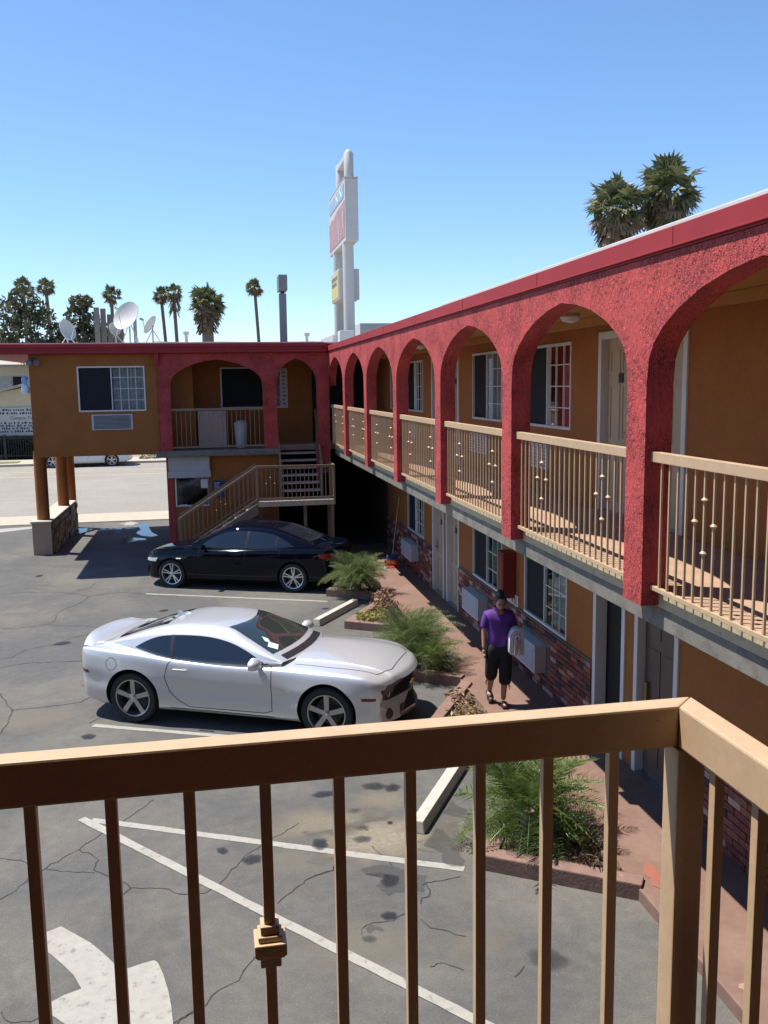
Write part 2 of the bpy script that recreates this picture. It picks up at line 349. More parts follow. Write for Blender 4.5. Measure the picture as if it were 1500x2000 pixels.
M_YLINE = mat('yellow_line_paint', (0.55, 0.40, 0.18), 0.85, var=.15)
painted_line((-90, 52.3), (90, 50.2), .13, M_YLINE, 'centre_line', -.016); painted_line((-90, 55.7), (90, 52.7), .13, M_YLINE, 'centre_line', -.016)
ARO = [(-1.67, 7.62), (-1.63, 7.7), (-1.56, 7.74), (-1.46, 7.8), (-1.3, 7.63), (-1.17, 7.49), (-1.05, 7.32), (-0.96, 7.18), (-0.92, 7.07), (-0.82, 7.08), (-0.72, 7.12), (-0.63, 7.14), (-0.6, 7.1), (-0.55, 6.94), (-0.5, 6.72), (-0.47, 6.53), (-0.45, 6.34), (-0.46, 6.05), (-0.62, 6.12), (-0.8, 6.2), (-1.0, 6.32), (-1.24, 6.5), (-1.32, 6.59), (-1.45, 6.69), (-1.37, 6.78), (-1.29, 6.84), (-1.17, 6.89), (-1.25, 7.07), (-1.35, 7.22), (-1.48, 7.4), (-1.61, 7.54)]
b = MB(); b.poly([(x, y, 0.005) for x, y in ARO]); tag(b.build('direction_arrow', M_LINE), kind='structure')
b = MB(); b.poly([(x, y, 0.004) for x, y in [(-7.6, 31.0), (-5.6, 32.3), (-5.6, 32.6), (-8.6, 31.9)]]); tag(b.build('direction_arrow', M_LINE), kind='structure')
b = MB(); b.poly([(x, y, 0.004) for x, y in [(-3.3, 32.2), (-2.9, 32.75), (-2.5, 32.2), (-2.72, 32.2), (-2.72, 31.9), (-3.05, 31.9), (-3.05, 32.2)]]); tag(b.build('direction_arrow', M_LINE), kind='structure')

CR = [[(-4.23, 18.57), (-3.91, 18.49), (-3.57, 18.6), (-3.36, 18.65), (-3.25, 18.88), (-3.32, 19.48), (-3.23, 19.91), (-3.08, 20.16), (-2.94, 20.49), (-2.85, 21.03), (-2.5, 21.2), (-2.17, 21.25)], [(-2.85, 21.03), (-3.17, 21.37), (-3.7, 21.7), (-4.07, 21.73), (-4.31, 21.86)], [(-3.21, 21.68), (-2.96, 22.0), (-2.88, 22.48)], [(-2.17, 21.28), (-1.87, 21.11), (-1.64, 20.96)], [(-3.36, 18.63), (-3.02, 18.47), (-2.67, 18.38), (-2.35, 18.21)], [(-3.59, 16.42), (-3.44, 16.86), (-3.25, 17.02), (-2.97, 17.08), (-2.74, 17.5), (-2.39, 17.74)], [(-3.66, 15.83), (-3.48, 15.97), (-3.18, 16.01), (-2.65, 15.96), (-2.24, 15.92)], [(-3.37, 14.45), (-3.21, 14.06), (-3.03, 13.63), (-2.99, 13.25), (-2.98, 12.95), (-3.0, 12.71)], [(-3.03, 13.63), (-2.84, 13.64), (-2.61, 13.67), (-2.35, 13.69), (-2.1, 13.75), (-1.98, 13.95), (-1.74, 14.04)], [(-1.84, 12.84), (-1.75, 12.97), (-1.66, 13.1)], [(-2.08, 8.37), (-1.97, 8.49), (-1.89, 8.68), (-1.76, 8.87), (-1.6, 9.06), (-1.49, 9.16), (-1.41, 9.31), (-1.25, 9.52), (-1.11, 9.7), (-0.96, 9.91), (-0.81, 10.17)], [(-1.49, 9.15), (-1.35, 9.03), (-1.28, 8.91), (-1.29, 8.71), (-1.18, 8.6), (-1.02, 8.45), (-0.92, 8.32), (-0.7, 8.27), (-0.56, 8.21), (-0.46, 8.1), (-0.23, 8.07), (-0.11, 8.16), (-0.04, 8.3), (0.06, 8.5), (0.17, 8.7), (0.33, 8.85), (0.44, 8.96), (0.59, 9.1), (0.76, 9.26)], [(-1.76, 8.84), (-1.6, 8.76), (-1.28, 8.67)], [(-2.25, 9.15), (-2.04, 9.06), (-1.89, 8.92)], [(-0.98, 8.21), (-0.91, 8.31)], [(-0.42, 6.33), (-0.35, 6.42), (-0.22, 6.49), (-0.16, 6.6), (-0.07, 6.69), (0.04, 6.74), (0.08, 6.86), (0.17, 6.98), (0.38, 7.41)], [(0.43, 7.76), (0.56, 7.93), (0.75, 8.13), (0.99, 8.23), (1.03, 8.36)], [(-1.74, 6.75), (-1.67, 6.63), (-1.6, 6.58), (-1.5, 6.58), (-1.43, 6.6)], [(-0.45, 6.34), (-0.37, 6.39), (-0.3, 6.46)], [(1.09, 7.15), (1.14, 7.27), (1.22, 7.29), (1.35, 7.27), (1.43, 7.31), (1.54, 7.37)], [(2.16, 7.85), (2.03, 7.83), (1.9, 7.82), (1.82, 7.81), (1.77, 7.78)], [(1.82, 7.8), (1.82, 7.7), (1.79, 7.61), (1.73, 7.57), (1.69, 7.49)], [(0.73, 8.12), (0.81, 8.17), (0.89, 8.2), (0.99, 8.23), (1.02, 8.31)], [(1.63, 7.26), (1.69, 7.12), (1.81, 7.05), (1.87, 6.97), (1.95, 6.93)], [(1.56, 6.59), (1.63, 6.62), (1.71, 6.6), (1.81, 6.5)], [(1.45, 8.59), (1.48, 8.47), (1.53, 8.36), (1.56, 8.2)], [(-1.89, 14.87), (-2.17, 14.54)], [(2.18, 6.34), (2.3, 6.45)],
      [(-3.0, 12.71), (-3.3, 11.9), (-3.1, 11.1), (-2.4, 10.4)], [(-6.5, 21), (-5.2, 21.7), (-4.3, 21.86)], [(-5.5, 16.0), (-3.59, 16.42)]]
M_CRACK = mat('crack_dark', (0.036, 0.035, 0.033), 0.95, var=0)  # even dark tone of the asphalt cracks
b = MB()
for c in CR:
    pts = []
    for i in range(len(c)-1):
        p, q = Vector(c[i]), Vector(c[i+1]); n = max(2, int((q-p).length/0.055))
        for k in range(n): pts.append(tuple(p.lerp(q, k/n) + Vector((random.uniform(-.014, .014), random.uniform(-.014, .014)))))
    pts.append(c[-1]); far = 1 + 0.5*(c[0][1] > 12)
    b.add(*ribbon(pts, [random.uniform(.004, .014)*far for _ in pts], 0.0035))
tag(b.build('asphalt_crack', M_CRACK, fix=False), kind='structure')

def fade_mat(name, col, rough):
    m = bpy.data.materials.new(name); m.use_nodes = True; t = m.node_tree; bs = t.nodes['Principled BSDF']; L = t.links.new
    bs.inputs['Base Color'].default_value = (*col, 1); bs.inputs['Roughness'].default_value = rough
    at = N(t, 'ShaderNodeAttribute', attribute_name='cover'); tr = N(t, 'ShaderNodeBsdfTransparent'); mx = N(t, 'ShaderNodeMixShader')
    tc = N(t, 'ShaderNodeTexCoord'); n = N(t, 'ShaderNodeTexNoise'); n.inputs['Scale'].default_value = 22; n.inputs['Detail'].default_value = 5; L(tc.outputs['Object'], n.inputs['Vector'])
    ma = N(t, 'ShaderNodeMath', operation='MULTIPLY_ADD'); L(n.outputs[0], ma.inputs[0]); ma.inputs[1].default_value = 0.9; ma.inputs[2].default_value = 0.5
    mu = N(t, 'ShaderNodeMath', operation='MULTIPLY', use_clamp=True); L(at.outputs['Fac'], mu.inputs[0]); L(ma.outputs[0], mu.inputs[1])
    L(mu.outputs[0], mx.inputs[0]); L(tr.outputs[0], mx.inputs[1]); L(bs.outputs[0], mx.inputs[2]); L(mx.outputs[0], t.nodes['Material Output'].inputs[0])
    return m
M_OIL = fade_mat('oil_stain', (0.018, 0.018, 0.022), 0.45); M_WET = fade_mat('damp_patch', (0.066, 0.066, 0.066), 0.6); M_DUST = fade_mat('dust_patch', (0.24, 0.205, 0.15), 0.95)
def blob(name, rings, m, z):      # rings: list of (points, cover), same count, last one is the centre
    n = len(rings[0][0]); vs = []; cov = []; fs = []
    for pts, cv in rings:
        vs += [(x, y, z) for x, y in pts]; cov += [cv]*n
    for r in range(len(rings)-1):
        for k in range(n): k2 = (k+1) % n; fs.append((r*n+k, r*n+k2, (r+1)*n+k2, (r+1)*n+k))
    vs.append((sum(p[0] for p in rings[-1][0])/n, sum(p[1] for p in rings[-1][0])/n, z)); cov.append(rings[-1][1])
    for k in range(n): fs.append(((len(rings)-1)*n+k, (len(rings)-1)*n+(k+1) % n, len(vs)-1))
    me = bpy.data.meshes.new(name); me.from_pydata(vs, [], fs); a = me.attributes.new('cover', 'FLOAT', 'POINT'); a.data.foreach_set('value', cov)
    me.materials.append(m); o = bpy.data.objects.new(name, me); COL.objects.link(o); return tag(o, kind='structure')
ST = [(0.92, 8.75, 0.078, 0.095, 0.9), (1.36, 8.76, 0.078, 0.073, 0.6), (1.4, 9.0, 0.065, 0.052, 0.3), (1.49, 7.92, 0.082, 0.088, 0.9), (1.37, 7.36, 0.055, 0.064, 0.95), (1.14, 7.06, 0.052, 0.05, 0.45), (1.1, 9.89, 0.129, 0.061, 0.95), (1.7, 9.97, 0.138, 0.081, 0.7), (1.9, 9.88, 0.076, 0.093, 0.8), (1.71, 9.05, 0.024, 0.037, 0.95), (-0.06, 8.83, 0.05, 0.061, 0.8), (0.23, 8.59, 0.076, 0.093, 0.85), (-1.79, 12.31, 0.076, 0.09, 0.95), (-2.85, 17.15, 0.131, 0.104, 0.9), (-4.39, 23.71, 0.069, 0.129, 0.95), (-1.13, 19.25, 0.085, 0.09, 0.8), (2.52, 6.49, 0.142, 0.122, 0.45), (1.37, 9.4, 0.063, 0.061, 0.3), (2.2, 18.6, .08, .06, .8)]
for x, y, rx, ry, s in ST:
    q1, q2 = random.uniform(0, 6), random.uniform(0, 6); ph = [1+.13*sin(2*pi*k/18*2+q1)+.09*sin(2*pi*k/18*5+q2) for k in range(18)]
    R = lambda f: [(x+rx*f*ph[k]*cos(2*pi*k/18), y+ry*f*ph[k]*sin(2*pi*k/18)) for k in range(18)]
    blob('oil_stain', [(R(1.3), 0), (R(.95), s*.6), (R(.5), s*.9)], M_OIL, 0.0095)
WP = [[(1.25, 8.19), (1.44, 8.23), (1.54, 8.22), (1.66, 8.08), (1.78, 7.97), (1.85, 7.95), (1.79, 7.77), (1.75, 7.67), (1.61, 7.72), (1.51, 7.72), (1.43, 7.67), (1.4, 7.75), (1.34, 7.85), (1.42, 7.94), (1.48, 8.05), (1.41, 8.09), (1.28, 8.09)], [(2.16, 8.84), (2.22, 8.77), (2.25, 8.57), (2.41, 8.56), (2.36, 8.41), (2.26, 8.3), (2.28, 8.14), (2.22, 8.01), (2.1, 8.06), (2.05, 8.19), (2.1, 8.31), (2.01, 8.46), (1.94, 8.5)], [(2.5, 9.44), (2.52, 9.27), (2.58, 9.2), (2.6, 9.04), (2.49, 9.0), (2.41, 9.05), (2.32, 9.16)], [(1.12, 7.23), (1.2, 7.27), (1.27, 7.18), (1.29, 7.15), (1.2, 7.18), (1.15, 7.13)]]
def dens(p, n=3):
    out = []
    for i in range(len(p)):
        a, c = Vector(p[i]), Vector(p[(i+1) % len(p)])
        for k in range(n): out.append(tuple(a.lerp(c, k/n)+Vector((random.uniform(-.012, .012), random.uniform(-.012, .012)))))
    return out
for p in WP:
    p = dens(p); cx = sum(q[0] for q in p)/len(p); cy = sum(q[1] for q in p)/len(p)
    S = lambda f: [(cx+(q[0]-cx)*f, cy+(q[1]-cy)*f) for q in p]
    blob('damp_patch', [(S(1.04), 0), (S(.95), .42), (S(.5), .38)], M_WET, 0.0085)
for (cx, cy, rx, ry, s) in [(1.5, 8.75, .75, .55, .85), (1.0, 9.2, .7, .4, .6), (1.75, 9.6, .5, .3, .5), (1.1, 7.0, .6, .45, .3), (2.3, 8.6, .35, .6, .35), (-2.6, 13.2, .8, .5, .35), (2.0, 6.8, .4, .3, .28), (-1.9, 14.6, .7, .3, .3), (.6, 8.5, .5, .4, .3)]:
    ph = [random.uniform(.7, 1.3) for _ in range(24)]
    R = lambda f: [(cx+rx*f*ph[k]*cos(2*pi*k/24), cy+ry*f*ph[k]*sin(2*pi*k/24)) for k in range(24)]
    blob('dust_patch', [(R(1.0), 0), (R(.6), s*.7), (R(.3), s)], M_DUST, 0.0015)
PD = [[(-2.58, 32.37), (-2.26, 32.13), (-2.14, 30.93), (-2.01, 30.07), (-1.77, 29.35), (-1.99, 29.16), (-2.33, 29.51), (-2.53, 30.08), (-2.42, 30.73), (-2.56, 31.62)], [(-2.82, 28.9), (-2.54, 29.19), (-2.17, 28.96), (-2.09, 28.62), (-2.34, 28.6), (-2.58, 28.24), (-2.79, 28.06), (-2.71, 28.51)], [(-4.56, 31.61), (-4.23, 31.66), (-3.72, 31.52), (-2.61, 31.12), (-3.26, 31.02), (-4.01, 31.18), (-4.26, 30.57), (-4.37, 30.2)], [(-3.29, 30.56), (-3.05, 30.5), (-3.06, 30.23), (-3.28, 30.37)]]
M_PUD = fade_mat('puddle_water', (0.02, 0.02, 0.022), 0.04)
for p in PD:
    p = dens(p); cx = sum(q[0] for q in p)/len(p); cy = sum(q[1] for q in p)/len(p)
    S = lambda f: [(cx+(q[0]-cx)*f, cy+(q[1]-cy)*f) for q in p]
    blob('puddle', [(S(1.05), 0), (S(.92), 1), (S(.5), 1)], M_PUD, 0.004)

# ------------------------------------------------------------------ wall, window and door builders
def pbox(b, P, a0, a1, b0, b1, d0, d1, mi=0):
    v = [P(a, bb, d) for d in (d0, d1) for bb in (b0, b1) for a in (a0, a1)]
    b.add(v, [(0,2,3,1), (4,5,7,6), (0,1,5,4), (2,6,7,3), (0,4,6,2), (1,3,7,5)], mi)
def holed_wall(b, P, a0, a1, b0, b1, holes, th=0.14, mi=0):
    As = sorted({a0, a1, *[q for h in holes for q in h[:2] if a0 < q < a1]}); Bs = sorted({b0, b1, *[q for h in holes for q in h[2:4] if b0 < q < b1]})
    inh = lambda a, c: any(h[0] < a < h[1] and h[2] < c < h[3] for h in holes)
    for i in range(len(As)-1):
        for j in range(len(Bs)-1):
            if not inh((As[i]+As[i+1])/2, (Bs[j]+Bs[j+1])/2):
                b.poly([P(As[i], Bs[j], 0), P(As[i+1], Bs[j], 0), P(As[i+1], Bs[j+1], 0), P(As[i], Bs[j+1], 0)], mi)
    for h in holes:
        c = [(h[0], h[2]), (h[1], h[2]), (h[1], h[3]), (h[0], h[3])]
        for k in range(4):
            p, q = c[k], c[(k+1) % 4]; b.poly([P(*p, 0), P(*q, 0), P(*q, -th), P(*p, -th)], mi)
def window(parent, P, a0, a1, b0, b1, dark_low=True, grid=(3, 4), curtain=None, mid=.5, fw=.038, flip=False):
    b = MB(); am = a0+(a1-a0)*mid
    for q in ((a0, a1, b0, b0+fw), (a0, a1, b1-fw, b1)): pbox(b, P, *q, -.035, .018)
    for q in ((a0, a0+fw), (a1-fw, a1), (am-.014, am+.014)): pbox(b, P, q[0], q[1], b0+fw, b1-fw, -.035, .014)
    wdw = b.build('window', M_WFRAME, parent, bevel=.004)
    lo, hi = (a0+fw, am-.02), (am+.02, a1-fw)
    scr, pan = (hi, lo) if not flip else (lo, hi)
    def quad(name, q, d, m): bb = MB(); bb.poly([P(q[0], b0+fw, d), P(q[1], b0+fw, d), P(q[1], b1-fw, d), P(q[0], b1-fw, d)]); return bb.build(name, m, wdw)
    quad('pane', pan, -.018, M_GLASS); quad('insect_screen', scr, -.026, M_SCREEN)
    bb = MB(); n, m_ = grid
    for rng_, dd, t in ((pan, -.016, .007), (scr, -.0255, .004)):
        for i in range(1, n): x = rng_[0]+(rng_[1]-rng_[0])*i/n; pbox(bb, P, x-t, x+t, b0+fw, b1-fw, dd, dd+.010)
        for j in range(1, m_): z = b0+(b1-b0)*j/m_; pbox(bb, P, rng_[0], rng_[1], z-t, z+t, dd+.001, dd+.011)
        if rng_ is pan: bb.build('muntin_grid', M_WFRAME, wdw); bb = MB()
    bb = MB(); vs = []; K = 40
    c0, c1 = pan
    for i in range(K+1):
        a = c0+(c1-c0)*i/K; d = -.13+.025*sin(i*1.35)+.012*sin(i*3.1)
        vs += [P(a, b0+.02, d), P(a, b1-.02, d)]
    bb.add(vs, [(2*i, 2*i+2, 2*i+3, 2*i+1) for i in range(K)]); bb.build('curtain', curtain or M_CURT, wdw, smooth=60)
    bb = MB(); bb.poly([P(a0-.1, b0-.1, -.6), P(a1+.1, b0-.1, -.6), P(a1+.1, b1+.1, -.6), P(a0-.1, b1+.1, -.6)]); bb.build('unlit_backing', M_DARK, wdw)  # black sheet stands in for the unlit room behind the window
    return wdw
def door(parent, P, a0, a1, b0, b1, hinge_low=True, m=None, plate=True, frame_w=.075, leaf=True):
    b = MB()
    for q in ((a0-frame_w, a0+.012), (a1-.012, a1+frame_w)): pbox(b, P, q[0], q[1], b0, b1+frame_w, -.135, .022)
    pbox(b, P, a0+.0125, a1-.0125, b1-.012, b1+frame_w, -.135, .021)
    fr = b.build('door_frame', M_WHITE, parent, bevel=.006)
    if not leaf: return fr
    b = MB(); d = -.075; pbox(b, P, a0+.014, a1-.014, b0+.016, b1-.014, d-.04, d)
    W = a1-a0; H = b1-b0
    for (u0, u1) in ((.12, .46), (.54, .88)):
        for (v0, v1) in ((.06, .36), (.42, .74), (.80, .93)):
            for q in ((u0, u1, v0, v0+.012), (u0, u1, v1-.012, v1)): pbox(b, P, a0+W*q[0], a0+W*q[1], b0+H*q[2], b0+H*q[3], d, d+.010)
            for q in ((u0, u0+.03), (u1-.03, u1)): pbox(b, P, a0+W*q[0], a0+W*q[1], b0+H*(v0+.012), b0+H*(v1-.012), d, d+.010)
    lf = b.build('door', m or M_DOOR, parent)
    ah = a1-.075 if hinge_low else a0+.075
    b = MB(); pbox(b, P, ah-.028, ah+.028, b0+.86, b0+1.12, d, d+.012); s = -1 if hinge_low else 1
    pbox(b, P, min(ah, ah+s*.13), max(ah, ah+s*.13), b0+.975, b0+1.0, d+.035, d+.055); pbox(b, P, ah-.012, ah+.012, b0+.97, b0+1.005, d+.012, d+.05)
    b.build('handle', M_BRASS, lf)
    if plate:
        b = MB(); am = (a0+a1)/2; pbox(b, P, am-.055, am+.055, b0+H*.745, b0+H*.80, d, d+.014); b.build('number_plate', M_BLACK, lf)
    b = MB(); pbox(b, P, a0+.013, a1-.013, b0+.001, b0+.0155, -.10, .03); b.build('threshold', M_STEEL, lf)
    return lf
def air_con(parent, P, a0, a1, b0, b1, dp=.20, m=None, gm=None):
    b = MB(); pbox(b, P, a0, a1, b0, b1, -.02, dp); u = b.build('air_conditioner', m or M_AC, parent, bevel=.012)
    b = MB(); n = 11
    for i in range(n):
        z = b0+.04+(b1-b0-.08)*i/(n-1); pbox(b, P, a0+.05, a1-.05, z-.010, z+.006, dp, dp+.012)
    b.build('grille', gm or m or M_AC, u)
    return u

# ------------------------------------------------------------------ the arcaded wing
wing = thing('motel_wing', 'long two storey orange motel wing behind the row of red stucco arches', 'motel building', (4.7, 12, 0))
XW = 4.72
PW = lambda a, b_, d: (XW-d, a, b_)
PIL = [6.23+3.05*k for k in range(-3, 6)]; PWID = 0.31; ZT = 5.515; X0, X1 = 3.12, 3.33
ARCH = [(0, 4.62), (.025, 4.80), (.09, 4.91), (.22, 5.02), (.43, 5.13), (.72, 5.235), (1.04, 5.305), (1.37, 5.345)]
def arch_pts(y0, y1):
    wd = y1-y0; k = wd/2.74; h = [(y0+u*k, z) for u, z in ARCH]; return h + [(y1-u*k, z) for u, z in ARCH[::-1][1:]]
def arcade(P, pil, width, last, zb, zt, th):
    """stucco front with arched openings; P(a, z, d)"""
    b = MB()
    def both(poly):
        b.poly([P(a, z, 0) for a, z in poly]); b.poly([P(a, z, -th) for a, z in poly])
    for i, a in enumerate(pil):
        a1 = a+width
        both([(a, zb), (a1, zb), (a1, 4.62), (a1, zt), (a, zt), (a, 4.62)])
        b.poly([P(a, zb, 0), P(a1, zb, 0), P(a1, zb, -th), P(a, zb, -th)])
        for e in (a, a1): b.poly([P(e, zb, 0), P(e, 4.62, 0), P(e, 4.62, -th), P(e, zb, -th)])
        nx = pil[i+1] if i+1 < len(pil) else last
        if nx is None: continue
        pts = arch_pts(a1, nx)
        for p, q in zip(pts, pts[1:]):
            both([p, q, (q[0], zt), (p[0], zt)]); b.poly([P(*p, 0), P(*q, 0), P(*q, -th), P(*p, -th)])
    b.poly([P(pil[0], zt, 0), P(last or pil[-1]+width, zt, 0), P(last or pil[-1]+width, zt, -th), P(pil[0], zt, -th)])
    return b
ab = arcade(lambda a, z, d: (X0-d, a, z), PIL, PWID, 24.52, 2.97, ZT, X1-X0)
me_arc = ab.build('arcade', M_RED, wing, smooth=30)
# flashing, roof
b = MB(); b.box(3.098, 3.115, -3, 24.25, 5.535, 5.675); b.box(3.090, 3.0975, -3, 24.25, 5.535, 5.550); b.build('roof_flashing', M_REDP, wing, bevel=.004)
b = MB(); b.box(3.1155, 11.2, -3, 24.46, 5.52, 5.668); b.build('roof', M_REDP, wing)
b = MB(); b.box(3.13, 11.2, -3, 12.3, 5.672, 5.712); b.box(3.3, 11.2, 12.3, 24.4, 5.672, 5.69); b.build('roof_membrane', M_ROOF, wing, bevel=.01)
b = MB(); b.box(3.335, 4.70, -3, 24.46, 5.42, 5.515); b.build('ceiling', M_CEIL, wing)
b = MB(); b.box(4.55, 4.70, -3, 24.4, 5.32, 5.415); b.build('ceiling_beam', M_CEIL, wing)
for k in range(10):
    b = MB(); b.box(3.0945, 3.0975, -2+2.62*k, -1.96+2.62*k, 5.552, 5.672); b.build('flashing_seam', M_REDP, wing)
# deck and beam
b = MB(); b.box(3.30, 4.70, -3, 26.3, 2.90, 3.06); b.build('balcony_floor', M_DECK, wing)
b = MB(); b.box(3.262, 3.297, -3, 24.5, 2.955, 3.068); b.build('beam_edge', M_BEAMY, wing, bevel=.006)
b = MB(); b.box(3.27, 3.42, -3, 24.5, 2.79, 2.952); b.build('edge_beam', M_BEAM, wing, bevel=.006)
b = MB(); b.box(3.42, 4.70, -3, 24.5, 2.78, 2.895); b.build('soffit', M_BEAM, wing)
# walls
LW = [(11.60, 13.34, 1.09, 2.32), (14.46, 16.20, 1.09, 2.32), (20.22, 21.97, 1.09, 2.32), (2.6, 4.3, 1.09, 2.32)]
LD = [(9.86, 10.62, .12, 2.16), (8.60, 9.46, .12, 2.16), (17.24, 18.10, .12, 2.16), (18.44, 19.30, .12, 2.16)]
UW = [(11.56, 13.34, 4.0, 5.17), (14.50, 16.22, 4.0, 5.17), (20.22, 21.95, 4.0, 5.17), (22.6, 24.0, 4.0, 5.17), (2.6, 4.3, 4.0, 5.17)]
UD = [(9.82, 10.60, 3.06, 5.16), (8.60, 9.44, 3.06, 5.16), (17.24, 18.10, 3.06, 5.16), (18.44, 19.30, 3.06, 5.16)]
b = MB(); holed_wall(b, PW, -3, 24.6, 0, 2.9, LW+LD); holed_wall(b, PW, -3, 26.3, 2.9, 5.42, UW+UD)
b.box(11.0, 11.15, -3, 30, 0, 5.5); b.box(4.75, 11.0, -3.1, -3, 0, 5.5); b.build('wall', M_ORANGE, wing)
for q in LW: window(wing, PW, *q, curtain=M_GCURT if q[0] == 14.46 else None)
for q in UW: window(wing, PW, *q)
for i, q in enumerate(UD): door(wing, PW, *q, hinge_low=(i in (1, 3)))
door(wing, PW, *LD[2], hinge_low=False); door(wing, PW, *LD[3], hinge_low=True)
door(wing, PW, *LD[0], leaf=False); door(wing, PW, *LD[1], leaf=False)
# the two open ground floor rooms: a black block for the unlit inside, one dark leaf half open
b = MB(); b.box(4.87, 7.4, 8.0, 11.2, .11, 2.5); b.build('unlit_room_block', M_DARK, wing)
bm_ = MB(); bm_.box(4.80, 4.84, 8.62, 9.44, .13, 2.14)
for (z0, z1) in ((.3, .85), (1.0, 1.65), (1.78, 2.02)):
    for (y0, y1) in ((8.72, 8.98), (9.08, 9.34)): bm_.box(4.792, 4.80, y0, y1, z0, z1)
dk = bm_.build('door', M_DKDOOR, wing); tag(dk, 'dark brown panelled door set back in its white frame')
b = MB(); b.box(4.70, 4.86, 8.6, 9.46, .121, .138); b.build('threshold', M_STEEL, dk)
b = MB(); b.box(4.75, 4.80, 9.30, 9.36, 1.0, 1.24); b.build('handle', M_BRASS, dk)
for q in ((12.34, 13.36, .40, .82), (15.26, 16.30, .44, .84), (20.8, 21.9, .46, .86)): air_con(wing, PW, *q)
def vent(parent, P, a0, a1, b0, b1):
    b = MB(); pbox(b, P, a0, a1, b0, b1, -.02, .05); u = b.build('air_conditioner', M_AC, parent, bevel=.01)
    b = MB(); nx, nz = 7, 6
    for i in range(nx):
        for j in range(nz):
            x = a0+.04+(a1-a0-.08)*(i+.5)/nx; z = b0+.03+(b1-b0-.06)*(j+.5)/nz; pbox(b, P, x-.05, x+.05, z-.014, z+.014, .048, .053)
    b.build('grille', M_ACD, u)
for q in ((12.28, 13.38, 3.40, 3.76), (15.26, 16.25, 3.40, 3.75), (20.9, 21.9, 3.40, 3.75)): vent(wing, PW, *q)
# brick wainscot
BZ0, BZ1 = .12, 1.07
b = MB()
BINT = [(-3, 8.50), (10.71, 17.14), (19.4, 24.5)]
for a, c in BINT: b.box(4.700, 4.718, a, c, BZ0, BZ1)
b.build('mortar_bed', M_MORTAR, wing)
bl, bh, jt = .205, .066, .011; cells = []
blocked = [(12.30, 13.40, .37, .84), (15.22, 16.34, .41, .87), (20.76, 21.94, .43, .89)]
for a, c in BINT:
    for r in range(int((BZ1-BZ0)/(bh+jt))):
        z = BZ0+.008+r*(bh+jt); y = a+.004 - (bl/2 if r % 2 else 0)
        while y < c-.02:
            y0, y1 = max(y, a+.003), min(y+bl, c-.003)
            if y1-y0 > .03 and not any(y1 > q[0] and y0 < q[1] and z+bh > q[2] and z < q[3] for q in blocked): cells.append((y0, y1, z))
            y += bl+jt
cells.sort(key=lambda q: (q[0] < 5.0, q[0]))
bb = MB(); bb.box(-.012, .006, -bl/2, bl/2, 0, bh); proto = bb.build('brick', M_BRICK, wing, world=False, bevel=.004); first = True
far = MB()
for i, (y0, y1, z) in enumerate(cells):
    xx = 4.696-random.uniform(0, .008)
    if i < 300:
        l = Vector((xx, (y0+y1)/2, z))-wloc(wing); sc = (1, (y1-y0)/bl, 1)
        if first: proto.location = l; proto.scale = sc; first = False
        else: inst(proto, 'brick', wing, l, scale=sc)
    else: far.box(xx-.012, 4.70, y0, y1, z, z+bh)
tag(far.build('brick_courses', M_BRICKS, wing), kind='stuff')
# wall lamps under the balcony ceiling
for yy in (10.1, 17.75):
    b = MB(); b.lathe([(0, 5.42), (.10, 5.42), (.12, 5.38), (.09, 5.33), (0, 5.31)], 16, (4.1, yy, 0)); b.build('ceiling_light', M_WHITE, wing, smooth=40)

# ------------------------------------------------------------------ railings of the arcade bays
RB = MB(); RB.box(-.0075, .0075, -.0075, .0075, 0, .935)
KN = MB(); KN.lathe([(.008, .027), (.011, .023), (.010, .017), (.018, .009), (.025, 0), (.018, -.009), (.010, -.017), (.012, -.023), (.008, -.027)], 10)
me_bal = me_kn = None
ORD = {0: 'third red arch behind the camera', }
def put(mb, store, name, m, parent, loc, **k):
    if store.get(name) is None: o = mb.build(name, m, parent, world=False, **k); store[name] = o; o.location = loc; return o
    return inst(store[name], name, parent, loc)
STO = {}
BAYL = ['tan iron railing in the arch bay nearest the camera, cut by the right picture edge', 'tan iron railing in the second arch bay, before the tan door with a dark plaque',
        'tan iron railing in the third arch bay from the camera, grey vent behind it', 'tan iron railing in the fourth arch bay from the camera, its white door frame behind', 'tan iron railing in the fifth arch bay, past the narrow white door frame',
        'tan iron railing in the sixth arch bay, third from the inside corner', 'tan iron railing in the seventh arch bay, second from the inside corner', 'tan iron railing in the last narrow arch beside the front building']
bays = []
ys = PIL + [24.5]
for i in range(2, len(ys)-1):
    y0, y1 = ys[i]+PWID, ys[i+1]
    bays.append((y0, y1))
def labels_for(i): return BAYL[i]
for i, (y0, y1) in enumerate(bays):
    rl = thing('balcony_railing', labels_for(i), 'railing', (3.20, (y0+y1)/2, 3.06), group='railings between the red arch pillars')
    b = MB(); b.box(3.172, 3.228, y0, y1, 4.055, 4.13); b.build('top_rail', M_TAN, rl, bevel=.004)
    b = MB(); b.box(3.188, 3.222, y0, y1, 3.095, 3.13); b.build('bottom_rail', M_TAN, rl, bevel=.004)
    n = 23; L_ = (y1-y0)
    for k in range(1, n):
        yy = y0+L_*k/n - (y0+y1)/2
        ba = put(RB, STO, 'baluster', M_TAN, rl, (0, yy, .068))
        hs = {4: (.64,), 5: (.80, .44), 6: (.64,), 16: (.64,), 17: (.80, .44), 18: (.64,)}.get(k, ())
        for h in hs: put(KN, STO, 'knob', M_TAN, ba, (0, 0, h-.07), smooth=50)

